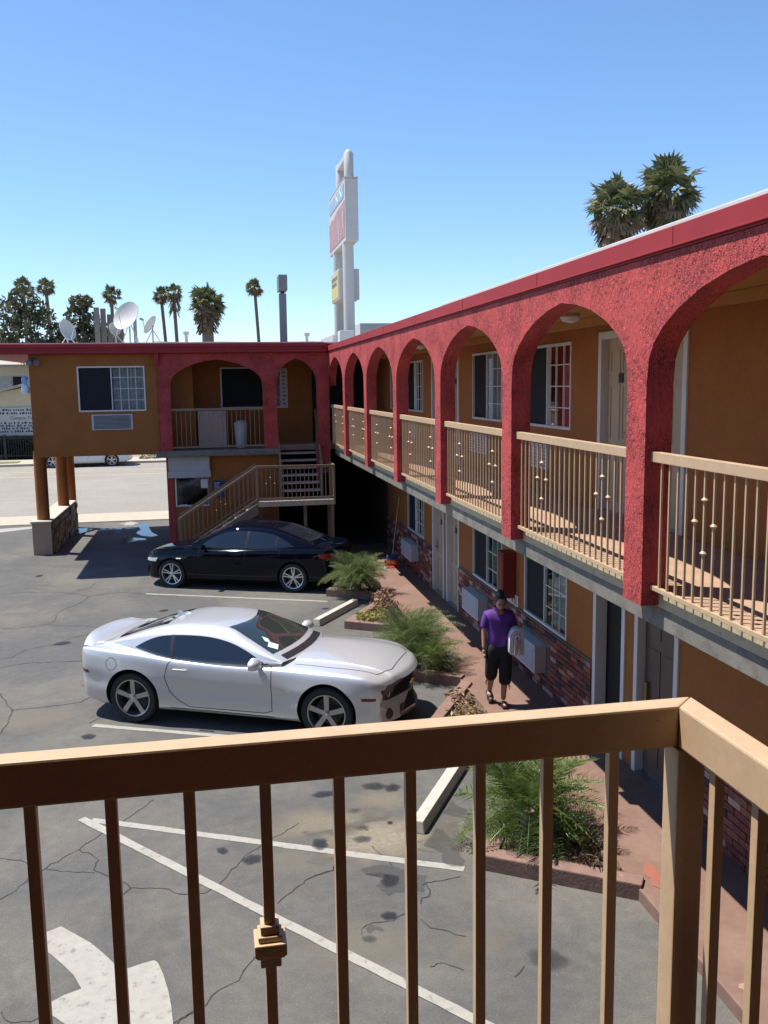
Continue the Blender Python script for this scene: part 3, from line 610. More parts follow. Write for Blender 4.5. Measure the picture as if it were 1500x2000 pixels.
# ------------------------------------------------------------------ the front building across the lot
fb = thing('front_building', 'orange front block with a red fascia, raised over the driveway on posts', 'motel building', (0, 24.6, 0))
YF = 24.5
PF = lambda a, b_, d: (a, YF-d, b_)
b = MB(); wl = [(-3.30, -1.63, 4.05, 5.20)]
holed_wall(b, PF, -4.45, -1.32, 2.92, 5.5, wl); 
b.poly([(-4.45, 24.5, 2.92), (-4.45, 32, 2.92), (-4.45, 32, 5.5), (-4.45, 24.5, 5.5)]); b.poly([(-4.45, 24.5, 2.92), (-1.32, 24.5, 2.92), (-1.32, 32, 2.92), (-4.45, 32, 2.92)])
b.poly([(-4.45, 32, 2.92), (3.4, 32, 2.92), (3.4, 32, 5.5), (-4.45, 32, 5.5)])
b.box(-1.31, -.44, 25.2, 26.4, 3.0, 5.45)
PB = lambda a, b_, d: (a, 26.2-d, b_)
holed_wall(b, PB, -.44, 3.0, 3.0, 5.45, [(.30, 2.0, 4.03, 5.17)])
holed_wall(b, lambda a, z_, d: (a, 24.62-d, z_), -1.02, 1.72, 0, 2.84, [(-1.0, -.12, 1.5, 2.30)])
b.poly([(1.72, 24.62, 0), (1.72, 30.5, 0), (1.72, 30.5, 2.84), (1.72, 24.62, 2.84)])
b.build('wall', M_ORANGE, fb)
b = MB(); b.box(-1.2, -1.03, 24.6, 24.82, 0, 2.84); b.box(-1.2, -1.05, 24.82, 32, 0, 2.9); b.build('side_wall', M_RED, fb)
M_GRL = mat('dark_louvre', (0.05, 0.055, 0.07), .5)
window(fb, PF, *wl[0], grid=(4, 4), mid=.5, flip=True)
window(fb, PB, .30, 2.0, 4.03, 5.17, mid=.74, flip=True)
u = air_con(fb, PF, -3.0, -1.98, 3.58, 3.98, .03, M_AC, M_GRL)
b = MB(); b.box(1.73, 11, 30.5, 30.6, 0, 2.84); b.box(4.73, 4.85, 24.62, 30.5, 0, 2.84); b.box(1.73, 4.72, 26.4, 30.5, 2.80, 2.84); b.build('back_passage', mat('shaded_orange', (.06, .035, .022), .85), fb)  # deep shade of the orange passage walls put into a dark brown
# red arched front
ab = arcade(lambda a, z, d: (a, 24.40-d, z), [-1.31], .31, 1.37, 2.88, 5.5, .22)
ab2 = arcade(lambda a, z, d: (a, 24.402-d, z), [1.37], .36, 2.80, 2.88, 5.5, .216)
ab3 = arcade(lambda a, z, d: (a, 24.40-d, z), [2.80], .33, None, 2.3, 5.5, .2)
ab.add(ab2.v, ab2.f); ab.add(ab3.v, ab3.f); ab.build('arcade', M_RED, fb, smooth=30)
b = MB(); b.box(-1.42, 1.78, 24.33, 26.2, 2.84, 3.0); b.build('porch_floor', M_BEAM, fb, bevel=.01)
b = MB(); b.box(1.79, 3.29, 25.25, 26.3, 2.88, 3.04); b.build('stair_head_floor', M_DECK, fb)
b = MB(); b.box(-1.3, 3.3, 24.64, 32, 5.45, 5.498); b.build('porch_ceiling', M_CEIL, fb)
b = MB(); b.box(2.86, 3.1, 26.19, 26.24, 3.04, 5.2); b.box(3.0, 4.7, 26.3, 26.36, 3.06, 5.4); b.build('doorway_shade_sheet', M_DARK, fb)  # black sheets painted for the shade in the opening to the walkway
b = MB(); b.box(-5.62, 3.085, 24.26, 24.30, 5.52, 5.76); b.box(-5.62, 3.05, 24.215, 24.259, 5.66, 5.745); b.box(-5.62, 3.05, 24.235, 24.259, 5.52, 5.57); b.box(-5.66, -5.62, 24.26, 26.8, 5.52, 5.76); b.build('roof_fascia', M_REDP, fb, bevel=.006)
b = MB(); b.box(-5.62, 3.085, 24.30, 26.8, 5.505, 5.74); b.box(-6.05, 11.2, 26.8, 32.2, 5.505, 5.74); b.box(3.095, 11.2, 24.47, 26.79, 5.51, 5.70); b.build('roof', M_REDP, fb)
b = MB(); b.box(-5.55, 3.0, 24.36, 32.1, 5.745, 5.785); b.box(3.1, 11.1, 24.6, 32.1, 5.745, 5.78); b.build('roof_membrane', M_ROOF, fb)
b = MB(); b.box(-1.36, -1.26, 24.27, 24.38, 5.22, 5.515); b.build('downspout', M_REDP, fb, bevel=.01)
# posts over the driveway and the stone clad wall
for (x, y, z0) in ((-4.80, 27.15, .96), (-4.72, 30.3, .96), (-4.72, 31.85, 0)):
    b = MB(); b.tube([(x, y, z0), (x, y, 2.918)], .175, 20); b.build('column', M_ORANGE, fb, smooth=40)
sw = thing('stone_wall', 'low stone clad wall with tan end carrying the round columns', 'wall', (-4.8, 29.2, 0))
b = MB(); b.box(-5.06, -4.545, 26.75, 31.6, 0, .90); b.build('core', mat('tan_rendered_wall', (0.40, 0.27, 0.19), .85, bump=.3), sw, bevel=.01)
b = MB(); b.box(-5.09, -4.52, 26.70, 31.65, .905, .965); b.build('cap', M_STOP, sw, bevel=.012)
k = 0
for r in range(5):
    y = 26.9 - (0.2 if r % 2 else 0)
    while y < 31.5:
        L_ = random.uniform(.28, .55); h = .165; q = MB(); z = .02+r*.175; y0 = max(y, 26.78); y1 = min(y+L_-.02, 31.58)
        if y1-y0 > .08:
            q.box(-4.545, -4.50+random.uniform(-.02, .03), y0, y1, z, z+h); q.build('stone', M_STONE, sw, bevel=.015)
        y += L_
# office window, shutter box, notice board
PO = lambda a, b_, d: (a, 24.62-d, b_)
wd = window(fb, PO, -1.0, -.12, 1.5, 2.30, grid=(1, 1), mid=.98, curtain=M_DARK)  # curtain slot holds a black sheet for the unlit office
b = MB(); pbox(b, PO, -.33, -.16, 1.98, 2.22, .004, .01); pbox(b, PO, -.9, -.7, 1.53, 1.56, .02, .03); b.build('paper_notice', M_WHITE, wd)
b = MB(); pbox(b, PO, -1.14, -.08, 2.30, 2.83, .0, .12); pbox(b, PO, -1.16, -.06, 2.28, 2.46, .12, .15); b.build('shutter_box', mat('grey_shutter', (0.40, 0.38, 0.38), .6), fb, bevel=.01)
nb = MB(); pbox(nb, PO, -.03, .32, 1.72, 2.17, 0, .03); nbo = nb.build('notice_board', M_TXT); tag(nbo, 'dark notice board on the wall right of the office window', 'notice board')
tx = MB()
for j in range(6): pbox(tx, PO, .02, .12+.14*random.random(), 2.10-j*.055, 2.115-j*.055, .03, .033)
tx.build('lettering', M_TXTW, nbo, world=False)
# banner on the porch wall
bn = MB(); pbox(bn, PB, 1.98+.0, 2.17, 4.02, 5.13, .01, .03); bno = bn.build('banner', M_SIGNW); tag(bno, 'tall narrow white banner with red print behind the red pillar', 'banner')
tx = MB()
for j in range(9):
    zz = 5.05-j*.11; pbox(tx, PB, 2.02, 2.02+random.uniform(.06, .11), zz-.05, zz-.01, .031, .034); 
tx.build('lettering', M_TXTR, bno, world=False)
# security lamps on the corner
sl = thing('security_lamp', 'small dark twin floodlight high on the orange corner under the eave', 'lamp', (-4.34, 24.5, 5.38))
b = MB(); b.box(-4.38, -4.28, 24.44, 24.5, 5.33, 5.43); b.build('mount', M_BLACK, sl, bevel=.01)
for dx in (-.06, .08):
    b = MB(); b.tube([(-4.33+dx*.5, 24.44, 5.37), (-4.33+dx, 24.36, 5.33), (-4.33+dx*1.3, 24.28, 5.29)], [.03, .06, .075], 12); b.build('lamp_head', M_SIGNGREY, sl, smooth=40)
sl = thing('wall_lantern', 'pale blue and white jar shaped lamp on the left corner of the orange wall', 'lamp', (-4.5, 24.6, 4.8))
b = MB(); b.box(-4.53, -4.45, 24.55, 24.7, 4.72, 4.9); b.build('bracket', M_STEEL, sl)
b = MB(); b.lathe([(0, 4.98), (.06, 4.97), (.085, 4.90), (.08, 4.80), (.055, 4.77)], 16, (-4.58, 24.6, 0)); b.build('cap', mat('blue_enamel', (0.25, 0.38, 0.62), .35), sl, smooth=50)
b = MB(); b.lathe([(.055, 4.77), (.095, 4.74), (.105, 4.63), (.09, 4.54), (0, 4.53)], 16, (-4.58, 24.6, 0)); b.build('globe', mat('pale_glass', (0.60, 0.70, 0.78), .15), sl, smooth=50)

# porch railing
pr = thing('porch_railing', 'short tan railing across the porch of the front building', 'railing', (.18, 24.45, 3.0))
b = MB(); b.box(-1.0, 1.37, 24.43, 24.48, 4.03, 4.09); b.build('top_rail', M_TANSHADE, pr, bevel=.004)
b = MB(); b.box(-1.0, 1.37, 24.43, 24.48, 3.06, 3.10); b.build('bottom_rail', M_TANSHADE, pr, bevel=.004)
STO2 = {}
for k in range(1, 20): put(RB, STO2, 'baluster', M_TANSHADE, pr, (-1.0+2.37*k/20-.18, 0, .08))
# things on the porch
b = MB(); b.prism([(-.34, 24.98, 3.02), (.40, 24.98, 3.02), (.40, 25.08, 4.0), (-.34, 25.08, 4.0)], (0, .03, .0)); tag(b.build('leaning_board', mat('pinkish_board', (.42, .29, .24), .8), bevel=.004), 'pale pinkish board leaning behind the porch railing', 'board')
b = MB(); b.lathe([(.13, 3.005), (.15, 3.05), (.16, 3.4), (.17, 3.62), (.19, 3.66), (.15, 3.70), (.06, 3.74), (0, 3.75)], 14, (.78, 24.95, 0)); o = b.build('waste_bag', M_SIGNW, smooth=60); tag(o, 'full white bag standing on the porch beside the board', 'bag')
for v in o.data.vertices: v.co.x += random.uniform(-.012, .012); v.co.y += random.uniform(-.012, .012)

# ------------------------------------------------------------------ the staircase
stc = thing('staircase', 'tan open tread staircase with a landing rising to the upper floor', 'staircase', (1.2, 23.6, 0))
b = MB(); b.box(1.10, 3.05, 23.2, 24.05, 1.64, 1.72); b.box(1.10, 3.05, 23.16, 23.2, 1.60, 1.735); b.build('landing', mat('worn_stair_paint', (.52, .38, .27), .7, var=.15, vscale=8), stc, bevel=.006)
M_TREAD = mat('worn_tread', (.44, .37, .33), .7, var=.15, vscale=9)
for k in range(8):
    z = 1.72-.19*(k+1); x1 = 1.10-.30*k
    b = MB(); b.box(x1-.31, x1-.01, 23.24, 24.0, z-.05, z); b.build('tread', M_TREAD, stc, bevel=.004)
for k in range(6):
    z = 1.72+.185*(k+1); y = 24.07+.2*k
    b = MB(); b.box(1.80, 2.80, y, y+.27, z-.05, z); b.build('tread', M_TREAD, stc, bevel=.004)
sl_ = .19/.30
for yy in (23.20, 24.02):
    b = MB(); b.prism([(1.10, yy, 1.70), (1.10, yy, 1.42), (-1.3, yy, 1.42-sl_*2.4), (-1.3, yy, 1.70-sl_*2.4)], (0, .04, 0)); b.build('stringer', M_TANSHADE, stc)
for xx in (1.75, 2.81):
    b = MB(); b.prism([(xx, 24.06, 1.74), (xx, 24.06, 1.50), (xx, 25.25, 2.82), (xx, 25.25, 3.06)], (.04, 0, 0)); b.build('stringer', M_TANSHADE, stc)
for (x, y) in ((2.3, 23.35), (3.0, 23.3), (1.2, 23.9), (3.0, 24.0)):
    b = MB(); b.box(x-.04, x+.04, y-.04, y+.04, 0, 1.638); b.build('support_post', M_TANSHADE, stc)
H = .90
def hand(p, q, name='handrail', hw=.022, hh=.03): b = MB(); b.bar(p, q, hw, hh); return b.build(name, M_TANSHADE, stc)
for yy in (23.20, 24.02):
    hand((1.10, yy, 1.72+H), (-.88, yy, 1.72+H-sl_*1.98)); hand((1.10, yy, 1.80), (-.88, yy, 1.80-sl_*1.98), 'bottom_rail', .015, .015)
    for x, z0, z1 in ((-.88, .30, 1.36), (1.10, 1.6, 2.62)): b = MB(); b.box(x-.025, x+.025, yy-.025, yy+.025, z0, z1); b.build('newel_post', M_TANSHADE, stc)
STB = MB(); STB.box(-.009, .009, -.009, .009, 0, .80); STO3 = {}
W0 = wloc(stc)
for yy in (23.20, 24.02):
    for k in range(1, 17):
        x = 1.10-1.98*k/17; ba = put(STB, STO3, 'baluster', M_TANSHADE, stc, Vector((x, yy, 1.80-sl_*(1.10-x)))-W0)
        if yy < 23.5 and k in (7, 8, 9): put(KN, STO3, 'knob', M_TANSHADE, ba, (0, 0, (.42, .56, .42)[k-7]), smooth=50)
hand((1.10, 23.20, 2.62), (3.05, 23.20, 2.60)); hand((1.10, 23.20, 1.80), (3.05, 23.20, 1.80), 'bottom_rail', .015, .015)
hand((3.05, 23.20, 2.60), (3.05, 24.05, 2.60)); hand((3.05, 23.20, 1.80), (3.05, 24.05, 1.80), 'bottom_rail', .015, .015)
for x, y in ((3.05, 23.2), (3.05, 24.05)): b = MB(); b.box(x-.025, x+.025, y-.025, y+.025, 1.6, 2.62); b.build('newel_post', M_TANSHADE, stc)
for k in range(1, 18):
    ba = put(STB, STO3, 'baluster', M_TANSHADE, stc, Vector((1.10+1.95*k/18, 23.20, 1.79))-W0)
    if k in (2, 3, 4): put(KN, STO3, 'knob', M_TANSHADE, ba, (0, 0, (.40, .55, .40)[k-2]), smooth=50)
for k in range(1, 8):
    ba = put(STB, STO3, 'baluster', M_TANSHADE, stc, Vector((3.05, 23.2+.85*k/8, 1.79))-W0)
    if k in (3, 4, 5): put(KN, STO3, 'knob', M_TANSHADE, ba, (0, 0, .40), smooth=50)
for xx in (1.75, 2.83):
    hand((xx, 24.05, 2.68), (xx, 25.3, 3.98)); b = MB(); b.box(xx-.03, xx+.03, 24.02, 24.08, 1.6, 2.72); b.build('newel_post', M_TANSHADE, stc)
    for k in range(1, 9): y = 24.05+1.25*k/9; put(STB, STO3, 'baluster', M_TANSHADE, stc, Vector((xx, y, 1.84+1.04*(y-24.05)))-W0)

# ------------------------------------------------------------------ the railing in front of the camera and its balcony
rb = thing('added_rear_block', 'unseen rear block added to block sky light, with the balcony from which the picture is taken', 'motel building', (-10, 0, 0))  # out-of-view wall and roof added to block sky light from behind
b = MB(); b.box(-26, 3.0, -8, -1.6, 0, 5.5); b.build('wall', M_ORANGE, rb)
b = MB(); b.box(-26, .78, -1.6, 1.36, 2.86, 3.04); b.build('balcony_floor', mat('low_bounce_deck', (.10, .062, .045), .85, var=.15), rb)  # unseen floor kept dark so little light bounces onto the rail
b = MB(); b.box(-26.5, 3.0, -8.2, 1.31, 5.52, 5.70); b.build('roof', M_REDP, rb)  # unseen roof edge set to shade the deck and darken the rail face
for xx in (-3.6, -7.2, -10.8, -14.4, -18, -21.6): b = MB(); b.box(xx-.16, xx+.16, .82, 1.04, 0, 5.52); b.build('pillar', M_RED, rb)
b = MB(); b.box(.1, .32, .8, 1.02, 0, 2.86); b.build('pillar', M_RED, rb)
PR = lambda a, b_, d: (-a, -1.6+d, b_)
for xx in (-2.2, 1.6, 6, 9.8): door(rb, PR, xx, xx+.86, 3.05, 5.1, plate=False)
fr = thing('corner_railing', 'large tan metal railing with a right angled corner in the foreground', 'railing', (.7, 1.3, 3.04))
b = MB(); b.prism([(-3.2, 1.298, 4.062), (.72, 1.298, 4.062), (.762, 1.338, 4.062), (-3.2, 1.338, 4.062)], (0, 0, .069)); b.build('top_rail', M_TAN, fr, bevel=.004)
b = MB(); b.prism([(.7205, 1.2975, 4.062), (.7625, 1.3375, 4.062), (.7625, -3, 4.062), (.7205, -3, 4.062)], (0, 0, .069)); b.build('top_rail', M_TAN, fr, bevel=.004)
b = MB(); b.box(-3.2, .70, 1.303, 1.333, 3.12, 3.15); b.build('bottom_rail', M_TAN, fr, bevel=.003)
b = MB(); b.box(.727, .757, -3, 1.29, 3.12, 3.15); b.build('bottom_rail', M_TAN, fr, bevel=.003)
b = MB(); b.box(.716, .764, 1.287, 1.335, 3.04, 4.06); b.build('corner_post', M_TAN, fr, bevel=.003)
FBL = MB(); FBL.box(-.0085, .0085, -.0085, .0085, 0, .925); STO4 = {}; W0 = wloc(fr)
for k in range(26):
    x = .617-.1118*k; put(FBL, STO4, 'baluster', M_TAN, fr, Vector((x, 1.318, 3.14))-W0, bevel=.0015)
for k in range(14): put(FBL, STO4, 'baluster', M_TAN, fr, Vector((.742, 1.215-.112*k, 3.14))-W0)
KC = MB(); KC.box(-.0145, .0145, -.0145, .0145, .022, .036); KC.box(-.0185, .0185, -.0185, .0185, .012, .0215); KC.box(-.0245, .0245, -.0245, .0245, -.009, .0115); KC.box(-.0215, .0215, -.0215, .0215, -.0135, -.0095); KC.box(-.016, .016, -.016, .016, -.031, -.014)
bal = [c for c in fr.children if c.name.startswith('baluster')]
for k in (5, 15):
    put(KC, STO4, 'collar', M_TAN, bal[k], (0, 0, 3.797-3.14), bevel=.002)
# ------------------------------------------------------------------ cars
def paint(name, col, metal, rough, flake=0.0):
    m = mat(name, col, rough, metal=metal, var=0.0, coat=1.0); return m
M_SILVER = paint('silver_car_paint', (0.60, 0.60, 0.605), 0.5, 0.38)
M_NAVY = paint('black_car_paint', (0.002, 0.003, 0.008), 0.0, 0.3); M_NAVY.node_tree.nodes['Principled BSDF'].inputs['Specular IOR Level'].default_value = 0.0; M_NAVY.node_tree.nodes['Principled BSDF'].inputs['Coat Weight'].default_value = 0.55
M_CARWHITE = paint('white_car_paint', (0.6, 0.6, 0.6), 0.0, 0.3)
M_CGLASS = mat('dark_car_glass', (0.010, 0.014, 0.022), 0.03, var=0, spec=0.9)
M_WSGLASS = mat('windscreen_glass', (0.020, 0.030, 0.030), 0.02, var=0, spec=0.9)
M_TYRE = mat('tyre_rubber', (0.017, 0.017, 0.018), 0.75, var=0.1)
M_RIM = mat('grey_alloy', (0.42, 0.42, 0.43), 0.32, metal=0.85, var=0); M_RIMB = mat('bright_alloy', (0.62, 0.63, 0.66), 0.25, metal=0.85, var=0)
M_WELL = mat('wheel_well', (0.008, 0.008, 0.008), 0.9, var=0); M_CHROME = mat('chrome', (0.75, 0.75, 0.76), 0.08, metal=1.0, var=0)
M_SEAM = mat('panel_gap', (0.02, 0.02, 0.022), 0.8, var=0); M_REDL = mat('red_lamp_lens', (0.30, 0.010, 0.012), 0.15, var=0, coat=1); M_HEADL = mat('headlamp_lens', (0.62, 0.66, 0.70), 0.08, metal=.3, var=0, coat=1); M_AMBER = mat('dull_red_marker', (0.20, 0.02, 0.015), 0.25, var=0)
M_GRILLE = mat('black_grille', (0.012, 0.012, 0.013), 0.35, var=0)

def crom(pts, t):          # piecewise monotone-ish Hermite through (x, y) pairs
    if t <= pts[0][0]: return pts[0][1]
    if t >= pts[-1][0]: return pts[-1][1]
    for i in range(len(pts)-1):
        if pts[i][0] <= t <= pts[i+1][0]: break
    x0, y0 = pts[i]; x1, y1 = pts[i+1]; h = x1-x0; d = (y1-y0)/h
    def sl(k):
        if k == 0 or k == len(pts)-1: return (pts[min(k+1, len(pts)-1)][1]-pts[max(k-1, 0)][1])/(pts[min(k+1, len(pts)-1)][0]-pts[max(k-1, 0)][0])
        a = (pts[k][1]-pts[k-1][1])/(pts[k][0]-pts[k-1][0]); c = (pts[k+1][1]-pts[k][1])/(pts[k+1][0]-pts[k][0])
        return 0 if a*c <= 0 else 2*a*c/(a+c)
    m0, m1 = sl(i), sl(i+1); u = (t-x0)/h
    return (2*u**3-3*u*u+1)*y0+(u**3-2*u*u+u)*h*m0+(-2*u**3+3*u*u)*y1+(u**3-u*u)*h*m1
def curve(pts, n):         # smooth closed-form polyline resampling (Catmull-Rom) of 2D points
    out = []
    for k in range(n+1):
        s = k/n*(len(pts)-1); i = min(int(s), len(pts)-2); u = s-i
        P = [Vector(pts[max(i-1, 0)]), Vector(pts[i]), Vector(pts[i+1]), Vector(pts[min(i+2, len(pts)-1)])]
        out.append(0.5*((2*P[1])+(-P[0]+P[2])*u+(2*P[0]-5*P[1]+4*P[2]-P[3])*u*u+(-P[0]+3*P[1]-3*P[2]+P[3])*u**3))
    return out
def poly_resample(pts, n):
    pts = [Vector(p) for p in pts]; L = [0]
    for a, b in zip(pts, pts[1:]): L.append(L[-1]+(b-a).length)
    out = []
    for k in range(n+1):
        d = L[-1]*k/n; i = 0
        while i < len(L)-2 and L[i+1] < d: i += 1
        u = (d-L[i])/max(L[i+1]-L[i], 1e-9); out.append(pts[i].lerp(pts[i+1], min(max(u, 0), 1)))
    return out
def loft(b, rings, mi=0, cap0=True, cap1=True):
    n = len(rings[0]); o = len(b.v)
    for r in rings: b.v += [tuple(p) for p in r]
    for i in range(len(rings)-1):
        for k in range(n):
            k2 = (k+1) % n; b.f.append([o+i*n+k, o+i*n+k2, o+(i+1)*n+k2, o+(i+1)*n+k]); b.m.append(mi)
    if cap0: b.f.append([o+k for k in range(n)]); b.m.append(mi)
    if cap1: e = o+(len(rings)-1)*n; b.f.append([e+k for k in range(n)]); b.m.append(mi)
def make_bvh(objs):
    vs = []; fs = []
    for me in objs:
        o = len(vs); vs += [v.co.copy() for v in me.vertices]; fs += [[o+i for i in p.vertices] for p in me.polygons]
    return BVHTree.FromPolygons(vs, fs)
def shoot(bvh, p, ax, sg):
    o = Vector((0, 0, 0)); d = Vector((0, 0, 0)); k = 'xyz'.index(ax); ot = [i for i in range(3) if i != k]
    o[ot[0]], o[ot[1]] = p[0], p[1]; o[k] = 6*sg; d[k] = -sg
    h, nrm, _, _ = bvh.ray_cast(o, d)
    if h is None: return None
    if nrm[k]*sg < 0: nrm = -nrm
    return h, nrm
def patch(bvh, lower, upper, ax, sg, name, m, parent, n=24, mm=10, off=.004, both=False, base=None):
    """a panel that lies on the body: lower and upper edge curves seen along one axis, shot onto the shell"""
    for side in ((1, -1) if both else (1,)):
        b = MB()
        lo = poly_resample(lower, n); up = poly_resample(upper, n); idx = {}; vs = []; fs = []
        for i in range(n+1):
            for j in range(mm+1):
                p = lo[i].lerp(up[j if False else i], j/mm)
                if ax == 'x' and both: p = Vector((p[0]*side, p[1]))
                r = shoot(bvh, p, ax, sg*(side if ax == 'y' and both else 1))
                if r is None: continue
                idx[i, j] = len(vs); vs.append(r[0]+r[1]*off)
        for i in range(n):
            for j in range(mm):
                q = [(i, j), (i+1, j), (i+1, j+1), (i, j+1)]
                if all(k in idx for k in q):
                    P = [vs[idx[k]] for k in q]
                    if max((P[a]-P[(a+1) % 4]).length for a in range(4)) < .35: fs.append([idx[k] for k in q])
        b.add(vs, fs); o = b.build(name, m, parent, world=False, smooth=50)
    return o
def seam(bvh, pts, ax, sg, name, m, parent, wd=.006, off=.0025, both=True, n=40):
    for side in ((1, -1) if both else (1,)):
        b = MB(); pp = poly_resample(pts, n); vs = []; ok = []
        for i, p in enumerate(pp):
            t = (pp[min(i+1, n)]-pp[max(i-1, 0)]).normalized(); nn = Vector((-t[1], t[0]))
            for e in (-1, 1):
                q = p+nn*e*wd/2
                if both and ax != 'y': q = Vector((q[0], q[1]*side))
                r = shoot(bvh, q, ax, sg*(side if ax == 'y' else 1))
                vs.append(r[0]+r[1]*off if r else None)
        fs = []; mp = {}; out = []
        for i, v in enumerate(vs):
            if v is not None: mp[i] = len(out); out.append(v)
        for i in range(n):
            q = (2*i, 2*i+1, 2*i+3, 2*i+2)
            if all(k in mp for k in q) and (vs[2*i]-vs[2*i+2]).length < .2: fs.append([mp[k] for k in q])
        b.add(out, fs); o = b.build(name, m, parent, world=False, smooth=60)
    return o

def wheel(parent, x, y, R, wd, side, style, rim_m):
    """side: +1 wheel on the +y side. Local y axis points outboard."""
    s = side
    hb = MB(); hb.lathe([(0.0, -wd*.3*s), (R*.52, -wd*.3*s), (R*.52, -wd*.10*s), (0, -wd*.10*s)], 28, axis='y')
    wh = hb.build('wheel', mat('brake_disc', (0.10, 0.10, 0.10), .5, metal=.6, var=0) if 'brake_disc' not in MATS else MATS['brake_disc'], parent, world=False, smooth=40)
    wh.location = (x, y, R)
    rr = R*.735
    t = MB(); h = wd/2
    prof = [(rr*.99, -h*.9), (R*.93, -h), (R*.985, -h*.82), (R, -h*.5), (R, h*.5), (R*.985, h*.82), (R*.93, h), (rr*1.04, h*.98), (rr*.99, h*.9)]
    t.lathe([(r, q*s) for r, q in prof], 48, axis='y', closed=True); t.build('tyre', M_TYRE, wh, world=False, smooth=35)
    r_ = MB(); r_.lathe([(rr*1.005, h*.90*s), (rr*1.0, h*.97*s), (rr*.94, h*.93*s), (rr*.92, h*.55*s), (rr*.88, -h*.6*s), (rr*1.0, -h*.9*s)], 48, axis='y')
    def spoke(a, w0, w1, r0, r1, d0, d1):
        ca, sa = cos(a), sin(a); v = []
        for r, w, d in ((r0, w0, d0), (r1, w1, d1)):
            for e in (-1, 1):
                for dd in (0, -.045):
                    v.append((r*ca-e*w*sa, (d+dd)*s, r*sa+e*w*ca))
        r_.add(v, [(0, 2, 6, 4), (1, 5, 7, 3), (0, 4, 5, 1), (2, 3, 7, 6), (4, 6, 7, 5), (0, 1, 3, 2)])
    if style == 'five':
        for k in range(5): spoke(pi/2+2*pi*k/5, R*.085, R*.098, R*.10, rr*.95, h*.80, h*.86)
        r_.lathe([(0, h*.90*s), (R*.08, h*.90*s), (R*.16, h*.80*s), (R*.17, h*.55*s)], 24, axis='y')
    else:
        for k in range(5):
            for e in (-1, 1): spoke(pi/2+2*pi*k/5+e*.16, R*.040, R*.036, R*.10, rr*.95, h*.72, h*.90)
        r_.lathe([(0, h*.85*s), (R*.08, h*.85*s), (R*.15, h*.74*s), (R*.16, h*.45*s)], 24, axis='y')
    r_.build('rim', rim_m, wh, world=False, smooth=30)
    lg = MB()
    for k in range(5):
        a = pi/2+2*pi*(k+.5)/5; lg.lathe([(0, h*.86*s), (R*.022, h*.85*s), (R*.024, h*.6*s)], 8, (R*.115*cos(a), 0, R*.115*sin(a)), axis='y')
    lg.build('wheel_nut', M_BLACK if style == 'five' else M_STEEL, wh, world=False, smooth=30)
    cp = MB(); cp.lathe([(0, h*.96*s), (R*.045, h*.95*s), (R*.055, h*.8*s)], 16, axis='y'); cp.build('hub_cap', M_CHROME if style == 'five' else M_RIMB, wh, world=False, smooth=40)
    return wh

